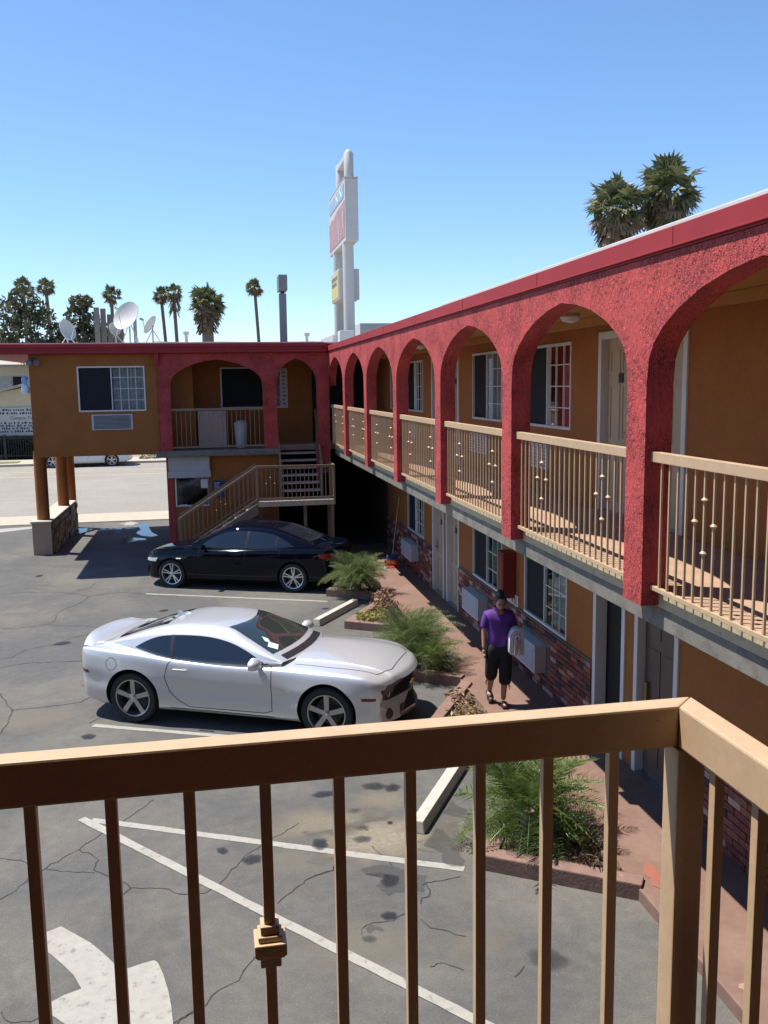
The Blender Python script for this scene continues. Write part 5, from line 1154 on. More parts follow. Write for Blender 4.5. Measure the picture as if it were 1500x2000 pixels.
# ------------------------------------------------------------------ wall fittings and cleaning things
b = MB(); b.box(4.50, 4.715, 13.76, 14.06, 1.20, 1.95); o = b.build('extinguisher_cabinet', mat('dark_red_box', (.20, .018, .016), .45), bevel=.012); tag(o, 'dark red fire extinguisher box on the wall between two ground floor windows', 'extinguisher box')
q = MB(); q.box(4.492, 4.499, 13.80, 14.02, 1.26, 1.89); q.build('cabinet_door', mat('cabinet_door_red', (.22, .024, .02), .4), o, bevel=.004)
b = MB(); b.box(4.70, 4.718, 13.62, 14.28, 1.08, 1.26); o = b.build('instruction_sign', M_WHITE, bevel=.003); tag(o, 'small white sign with blue and red print below the dark red box', 'sign')
tx = MB()
for (y, z0, z1) in ((14.18, 1.13, 1.22), (14.10, 1.12, 1.22), (14.03, 1.13, 1.21)): tx.box(4.692, 4.70, y-.03, y+.03, z0, z1)
tx.build('lettering', M_TXT, o); tx = MB(); tx.box(4.692, 4.70, 13.86, 13.90, 1.11, 1.23)
for k in range(4): tx.box(4.692, 4.70, 13.66, 13.80, 1.11+.03*k, 1.118+.03*k)
tx.build('lettering', M_TXTR, o)
br = thing('broom', 'broom with a long yellowish handle leaning in the dark corner', 'broom', (4.45, 22.6, .12))
b = MB(); b.tube([(4.38, 22.35, .32), (4.66, 22.75, 1.78)], .014, 8); b.build('handle', mat('yellow_broom_handle', (.50, .36, .12), .5), br, smooth=50)
b = MB(); b.box(4.24, 4.50, 22.30, 22.40, .13, .36); b.build('brush', mat('blue_bristles', (.03, .08, .26), .8), br, bevel=.02)
bk = thing('dustpan', 'red plastic dustpan on the walkway by the broom', 'dustpan', (4.28, 22.0, .12))
b = MB(); b.box(4.12, 4.46, 21.85, 22.1, .121, .14); b.box(4.12, 4.46, 22.08, 22.1, .14, .28); b.box(4.12, 4.14, 21.85, 22.08, .14, .22); b.box(4.44, 4.46, 21.85, 22.08, .14, .22); b.build('pan', mat('red_plastic', (.45, .02, .02), .4), bk, bevel=.004)
b = MB(); b.tube([(4.29, 22.09, .27), (4.29, 22.12, .75)], .012, 8); b.build('handle', M_BLACK, bk, smooth=50)

# ------------------------------------------------------------------ roof equipment
def dish(name, label, c, r, aim, mats=(M_SIGNW, M_STEEL), mast=None, back=.25):
    t = thing(name, label, 'satellite dish', (c[0], c[1]+back, 5.79), group='satellite dishes on the roof'); aim = Vector(aim).normalized(); q = aim.to_track_quat('Z', 'Y')
    b = MB(); n = 28; rings = 6
    for side, dz in ((1, 0), (0, -.02)):
        o = len(b.v)
        for i in range(rings+1):
            rr = r*i/rings
            for k in range(n): b.v.append(tuple(Vector(c)+q @ Vector((rr*cos(2*pi*k/n), rr*sin(2*pi*k/n), .28*r*(i/rings)**2+dz))))
        for i in range(rings):
            for k in range(n): k2 = (k+1) % n; b.f.append([o+i*n+k, o+i*n+k2, o+(i+1)*n+k2, o+(i+1)*n+k]); b.m.append(0)
    o1 = rings*n; o2 = (rings+1)*n+rings*n
    for k in range(n): k2 = (k+1) % n; b.f.append([o1+k, o1+k2, o2+k2, o2+k]); b.m.append(0)
    b.build('reflector', mats[0], t, smooth=50)
    foc = Vector(c)+aim*r*1.05; b = MB(); rim = Vector(c)+q @ Vector((0, -r*.95, .26*r)); b.tube([rim, foc], .012, 6); b.tube([foc-aim*.02, foc+aim*.10], .035, 8); b.build('feed_arm', mats[1], t)
    b = MB(); bc = Vector(c)-aim*.04; b.tube([bc, (c[0], c[1]+back, c[2]-.05), (c[0], c[1]+back, 5.79)], .024, 8)
    for s in (-1, 1): b.tube([(c[0], c[1]+back, c[2]-.1), (c[0]+s*.28, c[1]+back+.25, 5.79)], .014, 6)
    b.build('mast', mats[1], t)
dish('satellite_dish', 'largest pale satellite dish on the roof, tilted up to the left', (-2.16, 27.0, 6.60), .43, (-.55, -.70, .42))
dish('satellite_dish', 'smaller grey satellite dish left of the weathered wooden screen', (-3.86, 27.0, 6.24), .30, (.75, -.50, .30))
dish('satellite_dish', 'satellite dish seen edge on, right of the largest dish', (-1.52, 26.8, 6.36), .28, (-.82, .25, .52))
dish('satellite_dish', 'small ring shaped dish half hidden between the wooden screen and the largest dish', (-2.60, 27.4, 6.30), .19, (.6, -.7, .2))
b = MB(); b.box(-2.14, -2.04, 28.3, 28.4, 5.79, 6.95); b.ball((-2.09, 28.35, 7.02), .10, .08, .07, 10); b.box(-2.2, -1.98, 28.3, 28.42, 6.90, 6.97); o = b.build('antenna_mast', M_STEEL); tag(o, 'thin mast with a small head behind the largest dish', 'antenna')
scn = thing('wooden_screen', 'weathered upright timber boards standing on the roof', 'screen', (-2.9, 27.5, 5.79))
for k, (x, h) in enumerate(((-3.06, 1.12), (-2.90, 1.10), (-2.74, .95), (-2.60, .90), (-2.47, .80))):
    b = MB(); b.box(x-.075, x+.07, 27.4+.16*k, 27.46+.16*k, 5.79, 5.79+h); b.build('board', mat('weathered_timber', (.17, .145, .125), .9, var=.2, bump=.4, bscale=20), scn)
b = MB(); b.bar((-3.1, 27.5, 6.2), (-2.4, 28.2, 6.2), .02, .04); b.build('crosspiece', MATS['weathered_timber'], scn)
for (x, y, h, lb) in ((-.60, 27.2, .34, 'white roof vent pipe left of the stubby palm crown'), (2.84, 27.0, .28, 'white roof vent pipe beside the tall pylon sign')):
    b = MB(); b.lathe([(.045, 5.786), (.045, 5.786+h), (.085, 5.786+h), (.085, 5.786+h+.09), (.0, 5.786+h+.10)], 14, (x, y, 0)); o = b.build('roof_vent', M_SIGNW, smooth=40); tag(o, lb, 'vent', 'white vent pipes on the roof')
b = MB(); b.tube([(-1.4, 25.3, 5.85), (-.6, 25.5, 5.83), (.4, 25.3, 5.83), (1.4, 25.5, 5.82), (2.9, 25.4, 5.83)], .012, 6); o = b.build('cable', M_SIGNW, smooth=60); tag(o, 'loose pale cable lying along the front edge of the roof', 'cable')
ru = thing('rooftop_unit', 'cream metal equipment box with small pipes at the foot of the pylon sign', 'roof unit', (4.4, 30.6, 5.79))
b = MB(); b.box(4.28, 4.76, 30.3, 30.9, 5.79, 6.42); b.build('casing', M_SIGNW, ru, bevel=.03)
b = MB(); b.tube([(4.10, 30.3, 5.79), (4.10, 30.3, 6.12)], .07, 12); b.tube([(4.10, 30.3, 6.12), (4.10, 30.3, 6.17)], .11, 12); b.tube([(4.10, 30.3, 6.2), (4.10, 30.3, 6.25)], .10, 12); b.tube([(3.9, 30.2, 5.82), (4.5, 30.2, 5.86), (4.9, 30.2, 6.05)], .02, 6); b.build('pipe', M_SIGNW, ru, smooth=40)

# ------------------------------------------------------------------ pylon signs
py = thing('pylon_sign', 'tall white pylon sign on two posts, blue and red face above a yellow panel', 'sign', (5.1, 34.5, 0))
for yy in (33.7, 36.3):
    b = MB(); b.tube([(5.12, yy, 0), (5.12, yy, 9.75)], .205, 20); b.build('pole', M_SIGNW, py, smooth=40)
b = MB(); b.box(4.93, 5.40, 32.95, 37.3, 9.70, 11.82); b.build('sign_box', M_SIGNW, py, bevel=.02)
FX = 4.925
b = MB(); b.box(FX-.01, FX+.003, 33.2, 37.05, 11.22, 11.68); bl_ = b.build('blue_panel', mat('sign_pale_blue', (.27, .35, .46), .5), py)
tx = MB()
def letter(ch, y, z, h, w_):      # block letters on the -x face; y decreases to the right as read
    seg = {'I': [(.5, 0, .5, 1)], 'N': [(0, 0, 0, 1), (0, 1, 1, 0), (1, 0, 1, 1)], 'E': [(0, 0, 0, 1), (0, 1, 1, 1), (0, .5, .8, .5), (0, 0, 1, 0)], 'M': [(0, 0, 0, 1), (0, 1, .5, .4), (.5, .4, 1, 1), (1, 1, 1, 0)]}[ch]
    for a, c, d, e in seg: tx.bar((FX-.014, y-a*w_, z+c*h), (FX-.014, y-d*w_, z+e*h), .035, .004, up=(1, 0, 0))
for i, ch in enumerate('INN'): letter(ch, 36.2-i*1.0, 11.28, .34, .6)
tx.build('lettering', M_TXTW, bl_)
b = MB(); b.prism([(FX-.008, 33.05, 9.85), (FX-.008, 37.2, 9.85), (FX-.008, 37.2, 10.85), (FX-.008, 36.2, 10.95), (FX-.008, 35.9, 10.88), (FX-.008, 35.2, 11.02), (FX-.008, 34.2, 11.05), (FX-.008, 33.05, 11.10)], (.012, 0, 0)); rp = b.build('red_panel', M_SIGNRED, py)
tx = MB(); tx.box(FX-.016, FX-.009, 34.55, 34.68, 9.9, 10.7); tx.box(FX-.016, FX-.009, 33.4, 33.52, 10.2, 10.8)
for k in range(4): tx.box(FX-.016, FX-.009, 33.6+.14*k, 33.66+.14*k, 10.0, 10.22)
tx.build('lettering', M_SIGNW, rp)
b = MB(); b.box(4.92, 5.42, 32.9, 37.35, 11.825, 11.86); b.build('top_edge', M_SIGNW, py)
fr2 = MB(); 
for yy in (33.3, 35.4): fr2.tube([(5.14, yy, 11.86), (5.14, yy, 12.72), (5.14, yy+.02, 12.84)], [.17, .17, .08], 14)
fr2.box(5.0, 5.28, 33.3, 35.4, 12.55, 12.72); fr2.build('top_frame', M_SIGNW, py, smooth=40)
b = MB(); b.box(4.80, 5.56, 33.98, 36.0, 7.75, 8.85); b.build('sign_box', M_SIGNW, py, bevel=.02)
b = MB(); b.box(4.785, 4.797, 34.05, 35.93, 7.83, 8.77); yp = b.build('yellow_panel', M_SIGNYEL, py)
tx = MB()
for j, n in ((8.56, 6), (8.36, 5)):
    for k in range(n): tx.box(4.776, 4.784, 35.75-.27*k-.16, 35.75-.27*k, j-.06, j+.07)
tx.build('lettering', M_SIGNGREY, yp)
gs = thing('pole_sign', 'slim dark grey box sign standing on a square grey post', 'sign', (2.75, 34, 0))
b = MB(); b.box(2.60, 2.86, 33.9, 34.15, 0, 7.95); b.build('post', M_SIGNGREY, gs, bevel=.01)
b = MB(); b.box(2.66, 2.80, 33.95, 34.1, 7.95, 8.03); b.build('neck', M_BLACK, gs)
b = MB(); b.box(2.575, 2.885, 33.6, 34.5, 8.03, 8.58); b.build('sign_box', M_SIGNGREY, gs, bevel=.01)
b = MB(); b.box(7.2, 14.5, 44.0, 60, 0, 7.55); o = b.build('pale_building', mat('pale_grey_wall', (.42, .43, .43), .8)); tag(o, 'plain pale grey block whose top shows above the red roof by the pylon sign', 'building')

# ------------------------------------------------------------------ across the street
hs = thing('gabled_house', 'cream house with a shallow grey gable roof and a lettered banner over a dark window', 'house', (-13.5, 66, 0))
b = MB(); b.box(-22.5, -8.6, 64.5, 76, 0, 3.75); b.prism([(-22.5, 64.5, 3.75), (-8.6, 64.5, 3.75), (-12.1, 64.5, 4.75), (-15.6, 64.5, 4.1), (-19, 64.5, 4.75)], (0, .2, 0)); b.build('wall', M_CREAM, hs)
b = MB()
for q in ([(-12.1, 4.85), (-8.0, 3.55)], [(-12.1, 4.85), (-15.6, 3.95)], [(-19, 4.85), (-15.6, 3.95)], [(-19, 4.85), (-23, 3.55)]):
    (xa, za), (xc, zc) = q; b.prism([(xa, 63.6, za), (xc, 63.6, zc), (xc, 76.4, zc), (xa, 76.4, za)], (0, 0, .14))
b.build('roof', M_GREYROOF, hs)
bn = MB(); bn.box(-14.6, -10.6, 64.40, 64.46, 1.62, 3.45); bo = bn.build('banner', M_SIGNW, hs)
def txt(s, size, loc, m, parent, rot=(pi/2, 0, 0)):
    cu = bpy.data.curves.new('t', 'FONT'); cu.body = s; cu.size = size; cu.extrude = .004; cu.resolution_u = 2
    o = bpy.data.objects.new('t', cu); COL.objects.link(o); dg = bpy.context.evaluated_depsgraph_get(); me = bpy.data.meshes.new_from_object(o.evaluated_get(dg)); bpy.data.objects.remove(o)
    l = bpy.data.objects.new('lettering', me); COL.objects.link(l); me.materials.clear(); me.materials.append(m); l.parent = parent; l.rotation_euler = rot
    l.location = loc
    return l
hl = wloc(bo)
tb = MB()
for j, z in enumerate((3.28, 3.06, 2.42, 2.24, 2.06, 1.86)):
    x = -14.4+random.uniform(0, .5)
    while x < -10.8: wv = random.uniform(.06, .16); tb.box(x, x+wv, 64.388, 64.399, z-.05, z+.05+random.choice((0, .04))); x += wv+random.choice((.05, .05, .14))
tb.build('lettering', M_TXT, bo)
txt('Compra Tus', .30, Vector((-13.1, 64.395, 2.66))-hl, M_TXT, bo)
b = MB(); b.box(-14.0, -9.9, 64.42, 64.48, .35, 1.55); b.build('window', M_DARK, hs)
h2 = thing('two_storey_house', 'taller cream house with a grey hip roof behind the gabled house', 'house', (-18, 86, 0))
b = MB(); b.box(-27, -12.2, 82, 96, 0, 6.7); b.build('wall', M_CREAM, h2)
b = MB(); b.add([(-27.6, 81.3, 6.7), (-11.6, 81.3, 6.7), (-11.6, 96.6, 6.7), (-27.6, 96.6, 6.7), (-21, 89, 8.35), (-17, 89, 8.35), (-27.6, 81.3, 6.55), (-11.6, 81.3, 6.55), (-11.6, 96.6, 6.55), (-27.6, 96.6, 6.55)], [(0, 1, 5, 4), (1, 2, 5), (2, 3, 4, 5), (3, 0, 4), (0, 6, 7, 1), (1, 7, 8, 2), (2, 8, 9, 3), (3, 9, 6, 0), (6, 9, 8, 7)]); b.build('roof', M_GREYROOF, h2)
b = MB(); b.box(-18.6, -16.3, 81.94, 82.0, 4.3, 5.7); w_ = b.build('window', mat('grey_blind', (.36, .36, .36), .6), h2); b = MB(); b.box(-16.2, -15.4, 81.94, 82.0, 4.3, 5.7); b.build('window', M_SCREEN, h2)
b = MB(); b.tube([(-16.9, 84.2, 7.0), (-16.9, 84.2, 7.6)], .12, 10); b.build('chimney', M_BLACK, h2)
# iron fence and hedge
fe = thing('iron_fence', 'black iron fence in front of the gabled house across the street', 'fence', (-16, 63, 0))
for xx in (-21, -18.4, -15.8, -13.2, -10.9): b = MB(); b.box(xx-.06, xx+.06, 62.9, 63.02, 0, 1.75); b.build('fence_post', M_BLACK, fe)
for z in (.35, 1.5): b = MB(); b.box(-21, -10.9, 62.94, 62.98, z-.025, z+.025); b.build('fence_rail', M_BLACK, fe)
pk = MB(); pk.box(-.014, .014, -.014, .014, 0, 1.45); p0 = None; l0 = wloc(fe)
for k in range(66):
    x = -20.9+.152*k
    if p0 is None: p0 = pk.build('picket', M_BLACK, fe, world=False); p0.location = Vector((x, 62.96, .2))-l0
    else: inst(p0, 'picket', fe, Vector((x, 62.96, .2))-l0)
leaf_scatter('hedge', 'dark hedge behind the iron fence across the street', 'hedge', [(-21, -12.4, 63.3, 64.2, .1, 1.7), (-13.2, -9.6, 63.4, 64.1, .1, 1.3)], 2600, .16, L_DKHEDGE)
leaf_scatter('low_bush', 'low green bush across the street between the wall and the stair tower', 'bush', [(-4.6, -3.4, 60.2, 61, .1, .55), (-3.6, -2.6, 60.5, 61.2, .1, .4)], 380, .12, L_EUC)

# ------------------------------------------------------------------ trees and palms
def fan_crown(n, R, seed, dead=.25, seg=13):
    rnd = random.Random(seed); b = MB()
    for k in range(n):
        u = (k+.5)/n; az = k*2.399963+rnd.uniform(-.5, .5); el = radians(88-140*u)+rnd.uniform(-.28, .28)
        d = Vector((cos(az)*cos(el), sin(az)*cos(el), sin(el))); side = Vector((-sin(az), cos(az), 0)); upv = side.cross(d)*-1
        tw = rnd.uniform(-.9, .9); side, upv = side*cos(tw)+upv*sin(tw), upv*cos(tw)-side*sin(tw)
        L_ = R*rnd.uniform(.34, .62)*(1-.2*u); base = d*L_+Vector((0, 0, -.06*R*u)); fr = R*rnd.uniform(.36, .50)
        b.add([side*.012*R, -side*.012*R, base-side*.010*R, base+side*.010*R], [(0, 1, 2, 3)], 0)
        mi = 1 if (u > 1-dead and rnd.random() < .8) else 0
        for s in range(seg):
            a = -1.75+3.5*s/(seg-1); dd = (d*cos(a)+side*sin(a)).normalized(); fold = upv*(.12*R*cos(a)); w = (d*-sin(a)+side*cos(a))*fr*.085
            ln = fr*rnd.uniform(.75, 1.1)*(1-.12*abs(a)); tip = base+dd*ln+Vector((0, 0, -.16*fr*rnd.uniform(.2, 1.8))); mid = base+dd*ln*.55+fold*.3
            b.add([base, mid+w, tip, mid-w], [(0, 1, 2, 3)], mi)
    return b
def skirt(R, h, seed, n=70):
    rnd = random.Random(seed); b = MB()
    for k in range(n):
        az = rnd.uniform(0, 2*pi); z = -rnd.random()*h*.75; r = R*(1+z/h*.35)*rnd.uniform(.7, 1.05); p = Vector((r*.55*cos(az), r*.55*sin(az), z)); q = Vector((r*cos(az), r*sin(az), z-h*rnd.uniform(.22, .36))); s = Vector((-sin(az), cos(az), 0))*R*.20
        b.add([p-s*.3, p+s*.3, q+s, q-s*.2], [(0, 1, 2, 3)])
    return b
CRN = {}
def fan_palm(label, base, top, R, trunk_r, sk=0.0, lean=0.0, seed=1, big=False, sk_r=.5, nleaf=None, cat='palm tree', grp='fan palms beyond the roof'):
    """base (x, y, z of the ground), top z"""
    x, y = base; t = thing('fan_palm', label, cat, (x, y, 0), group=grp)
    tx_, tz = x+lean, top-R*.75
    b = MB(); b.tube([(x, y, 0), (x+lean*.3, y, tz*.35), (x+lean*.72, y, tz*.75), (tx_, y, tz)], [trunk_r*1.35, trunk_r, trunk_r*.9, trunk_r*.85], 12); b.build('trunk', M_TRUNK, t, smooth=50)
    key = (seed % 3, big)
    if key in CRN: c = inst(CRN[key], 'crown', t, (0, 0, 0))
    else: c = fan_crown(nleaf or (64 if big else 40), 1.0, seed, .22).build('crown', [L_PALM, L_DEAD], t, world=False, fix=False); CRN[key] = c
    c.location = (lean, 0, tz); c.scale = (R, R, R); c.rotation_euler = (0, 0, seed*1.7)
    if sk:
        s_ = skirt(R*sk_r, sk, seed, 160 if big else 70).build('skirt', L_DEAD, t, world=False, fix=False); s_.location = (lean, 0, tz+.1*R)
    return t
fan_palm('leftmost tall slim fan palm with a leaning trunk, right of the large gum tree', (-15.4, 100), 15.9, 1.35, .20, 1.0, -.6, 1, sk_r=.42)
fan_palm('slim fan palm behind the wooden screen and the largest dish', (-9.6, 100), 15.1, 1.4, .20, .9, 0, 2, sk_r=.42)
fan_palm('left one of the close pair of slim fan palms', (-3.9, 100), 15.0, 1.25, .19, 1.0, -.7, 3, sk_r=.5)
fan_palm('right one of the close pair of slim fan palms, with a long brown skirt', (-2.9, 98), 15.1, 1.3, .20, 2.4, -.35, 4, sk_r=.62)
fan_palm('stubby broad fan palm with a thick brown skirt, in the middle of the roof line', (0.03, 62), 11.1, 1.62, .42, 2.0, 0, 5, True, sk_r=.62)
fan_palm('lone slim fan palm left of the slim dark grey box sign', (5.75, 100), 15.9, 1.35, .19, .9, -.65, 6, sk_r=.45)
fan_palm('fan palm crown poking out above the large gum tree at the left edge', (-18.9, 104), 16.4, 1.5, .22, .8, 0, 7, sk_r=.42)
fan_palm('left and lower of the two large fan palms above the red roof', (11.55, 25.2), 10.28, 1.14, .30, 1.5, 0, 8, True, sk_r=.55, grp='large fan palms behind the arcade wing')
fan_palm('right and taller of the two large fan palms above the red roof', (13.0, 25.0), 10.85, 1.34, .28, 1.2, 0, 9, True, sk_r=.52, grp='large fan palms behind the arcade wing')
def gum_tree(label, x, y, blobs, n, size, limbs, th):
    t = thing('gum_tree', label, 'tree', (x, y, 0)); b = MB()
    for pts, r0, r1 in limbs: b.tube([(x+p[0], y+p[1], p[2]) for p in pts], [r0+(r1-r0)*i/(len(pts)-1) for i in range(len(pts))], 8)
    b.build('trunk', M_BARK, t, smooth=50); b = MB(); wts = [r**2 for *_, r in blobs]
    for _ in range(n):
        bx, by, bz, r = random.choices(blobs, wts)[0]; d = Vector((random.gauss(0, 1), random.gauss(0, 1), random.gauss(0, 1))).normalized()*r*random.uniform(.55, 1.02)
        c = Vector((x+bx, y+by, bz))+d; a = Vector((random.gauss(0, 1), random.gauss(0, 1), random.gauss(-.5, 1))).normalized(); q = a.cross(Vector((random.gauss(0, 1), random.gauss(0, 1), random.gauss(0, 1)))).normalized(); s = size*random.uniform(.5, 1.3)
        b.add([c-a*s, c-q*s*.45, c+a*s, c+q*s*.45], [(0, 1, 2, 3)])
    b.build('crown', L_EUC, t, fix=False)
gum_tree('large open gum tree at the left edge of the picture above the roof', -13.6, 78,
    [(-.6, 0, 11.6, 1.2), (.2, .4, 10.9, 1.0), (-1.6, 0, 10.9, 1.2), (.9, 0, 10.2, .9), (-.4, -.3, 9.9, 1.0), (1.5, .2, 9.1, .75), (-1.7, .2, 9.3, 1.1), (.1, 0, 8.6, .7), (1.1, .3, 8.0, .6), (-2.2, 0, 8.2, 1.2), (2.0, 0, 9.5, .5), (-1, 0, 7.4, .7), (1.5, 0, 7.0, .5)], 2700, .23,
    [([(0, 0, 0), (.1, 0, 5), (-.1, 0, 8), (-.4, 0, 11)], .35, .07), ([(.1, 0, 6), (.6, 0, 8), (1.2, 0, 9.6)], .15, .04), ([(0, 0, 6.5), (-1, 0, 8), (-1.7, 0, 9.6)], .16, .04), ([(.1, 0, 5.5), (.7, 0, 6.8), (1.4, .1, 7.4)], .1, .03)], 3)
gum_tree('rounded gum tree behind the wooden screen and the dishes', -9.9, 78,
    [(-.1, 0, 11.3, .85), (.5, 0, 11.5, .6), (-.4, 0, 10.2, 1.0), (.7, 0, 9.8, .9), (-1.0, 0, 9.2, 1.0), (.2, 0, 8.8, 1.1), (1.6, 0, 8.9, 1.0), (-1.6, 0, 8.0, 1.0), (1.0, 0, 7.9, 1.2), (2.3, 0, 8.0, .9), (-2.6, 0, 7.8, .7)], 3000, .23,
    [([(0, 0, 0), (0, 0, 5), (.1, 0, 8), (.2, 0, 11)], .4, .08), ([(0, 0, 6), (1, 0, 8), (1.7, 0, 9)], .15, .04), ([(0, 0, 6), (-.8, 0, 8), (-1.2, 0, 9)], .15, .04)], 3)
gum_tree('distant low tree behind the two storey house at the left edge', -23, 118, [(0, 0, 8.5, 2.2), (3, 0, 9.2, 1.6), (5.5, 0, 8.6, 1.8), (8.5, 0, 9.3, 1.5)], 2500, .35, [([(2, 0, 0), (2, 0, 5), (2.5, 0, 9)], .4, .1)], 3)

# ------------------------------------------------------------------ the walking woman
M_SKIN = mat('skin', (0.36, 0.175, 0.11), 0.5, var=.04); M_PURP = mat('purple_polo', (0.085, 0.020, 0.20), 0.75, var=.10, vscale=9, bump=.3, bscale=14, bdist=.012); M_BLK = mat('black_cotton', (0.010, 0.010, 0.012), 0.9, var=.1); M_HAIR = mat('black_hair', (0.010, 0.008, 0.008), 0.45, var=.1, bump=.5, bscale=60, stretch=(1, 1, .2)); M_SANDAL = mat('black_sandal', (0.012, 0.011, 0.011), 0.5); M_TOWEL = mat('white_towelling', (0.60, 0.59, 0.61), 0.95, var=.08, vscale=20, bump=.5, bscale=60, bdist=.006)
def skin(name, verts, edges, radii, m, parent, root=0, sub=2, smooth=True):
    me = bpy.data.meshes.new(name); me.from_pydata(verts, edges, []); o = bpy.data.objects.new(name, me); COL.objects.link(o)
    md = o.modifiers.new('s', 'SKIN'); md.use_smooth_shade = True; s2 = o.modifiers.new('u', 'SUBSURF'); s2.levels = sub; s2.render_levels = sub
    sv = me.skin_vertices[0].data
    for i, r in enumerate(radii): sv[i].radius = r if hasattr(r, '__len__') else (r, r); sv[i].use_root = (i == root)
    dg = bpy.context.evaluated_depsgraph_get(); mm = bpy.data.meshes.new_from_object(o.evaluated_get(dg)); bpy.data.objects.remove(o)
    mm.materials.clear(); mm.materials.append(m)
    for p in mm.polygons: p.use_smooth = True
    o = bpy.data.objects.new(name, mm); COL.objects.link(o); o.parent = parent; return o
# local frame: +x her left side towards the picture's right, -y the way she walks (towards the camera), z up
wo = thing('person', 'woman in a purple polo shirt and black cropped trousers walking with towels under her arm', 'person', (3.85, 11.95, .12), radians(-6))
v = [(0, 0, .86), (0, .0, 1.02), (0, .01, 1.18), (0, .02, 1.30), (0, .0, 1.385), (0, -.035, 1.44),           # 0-5 pelvis..neck
     (-.165, .02, 1.30), (-.205, .02, 1.05), (-.215, -.03, .83),                                                 # 6-8 right arm (picture left)
     (.165, .02, 1.30), (.235, .03, 1.06), (.205, -.16, .98),                                                    # 9-11 left arm, bent round the towels
     (-.085, .0, .80), (-.092, .03, .46), (-.10, .17, .145),                                                     # 12-14 right leg, lifting behind
     (.085, .0, .80), (.075, -.06, .45), (.06, -.03, .075)]                                                      # 15-17 left leg, planted
e = [(0, 1), (1, 2), (2, 3), (3, 4), (4, 5), (3, 6), (6, 7), (7, 8), (3, 9), (9, 10), (10, 11), (0, 12), (12, 13), (13, 14), (0, 15), (15, 16), (16, 17)]
r = [(.15, .11), (.145, .11), (.155, .115), (.13, .09), .055, .05, .055, .042, .030, .055, .042, .030, .085, .058, .036, .085, .058, .036]
body = skin('body', v, e, r, M_SKIN, wo)
# head
hd = MB(); hc = Vector((0, -.075, 1.535)); hd.ball(hc, .074, .092, .112, 24)
for i, p in enumerate(hd.v):
    q = Vector(p)-hc
    if q.z < -.02: q.x *= 1-.35*(-q.z-.02)/.09; 
    f = max(0, 1-((q.x/.018)**2)-((q.z+.008)/.035)**2)
    if q.y < 0: q.y -= .022*f
    for s in (-1, 1):
        if q.y < 0: q.y += .010*max(0, 1-((q.x-s*.032)/.02)**2-((q.z-.012)/.016)**2)
    hd.v[i] = tuple(hc+q)
head = hd.build('head', M_SKIN, wo, world=False, smooth=80)
TH = radians(24)      # looking down
def nod(o):
    for vv in o.data.vertices:
        q = vv.co-Vector((0, -.03, 1.44)); vv.co = Vector((q.x, q.y*cos(TH)-q.z*sin(TH), q.y*sin(TH)+q.z*cos(TH)))+Vector((0, -.03, 1.44))
nod(head)
ft = MB()
for s in (-1, 1): ft.ball(hc+Vector((s*.031, -.080, .012)), .010, .006, .007, 8); ft.box(hc.x+s*.031-.017, hc.x+s*.031+.017, hc.y-.091, hc.y-.080, hc.z+.034, hc.z+.041)
nod(ft.build('eyes', M_HAIR, wo, world=False))
ft = MB(); ft.ball(hc+Vector((0, -.086, -.052)), .022, .007, .007, 8); nod(ft.build('mouth', mat('lips', (.25, .07, .06), .5), wo, world=False))
ft = MB()
for s in (-1, 1): ft.ball(hc+Vector((s*.075, .005, 0)), .012, .02, .03, 8)
nod(ft.build('ears', M_SKIN, wo, world=False, smooth=80))
hr = MB(); hr.ball(hc+Vector((0, .020, .022)), .090, .096, .106, 24)
hr.v = [tuple(Vector(p)) for p in hr.v]; 
for i, p in enumerate(hr.v):
    q = Vector(p)-hc
    if q.y < -.040 and q.z < .078: hr.v[i] = tuple(hc+Vector((q.x*.8, -.005, max(q.z, .03))))
    if q.z < -.070: hr.v[i] = tuple(hc+Vector((q.x*.8, max(q.y, .02), -.070)))
hr.ball(hc+Vector((.0, .055, .120)), .058, .062, .050, 14); hr.tube([hc+Vector((0, .095, .09)), hc+Vector((.01, .125, .02)), hc+Vector((.01, .12, -.09))], [.030, .034, .012], 10)
nod(hr.build('hair', M_HAIR, wo, world=False, smooth=80))
# clothes as their own skins over the body
vs = [(0, 0, .80), (0, 0, 1.0), (0, .01, 1.18), (0, .02, 1.315), (0, .012, 1.395), (-.16, .02, 1.305), (-.195, .02, 1.16), (-.20, .02, 1.115), (.16, .02, 1.305), (.21, .025, 1.16), (.222, .028, 1.11)]
skin('polo_shirt', vs, [(0, 1), (1, 2), (2, 3), (3, 4), (3, 5), (5, 6), (6, 7), (3, 8), (8, 9), (9, 10)], [(.182, .142), (.168, .132), (.175, .140), (.150, .105), (.075, .07), .078, .070, .068, .078, .070, .068], M_PURP, wo)
b = MB(); b.lathe([(.062, 1.385), (.080, 1.40), (.073, 1.435), (.058, 1.425)], 18, (0, -.012, 0)); co = b.build('collar', M_PURP, wo, world=False, smooth=60)
vt = [(0, 0, .97), (0, 0, .84), (-.092, 0, .74), (-.098, .025, .50), (-.10, .085, .335), (.092, 0, .74), (.085, -.05, .50), (.075, -.055, .30)]
skin('cropped_trousers', vt, [(0, 1), (1, 2), (2, 3), (3, 4), (1, 5), (5, 6), (6, 7)], [(.165, .125), (.175, .135), (.108, .112), (.092, .10), (.088, .092), (.108, .112), (.092, .10), (.088, .092)], M_BLK, wo, root=0)
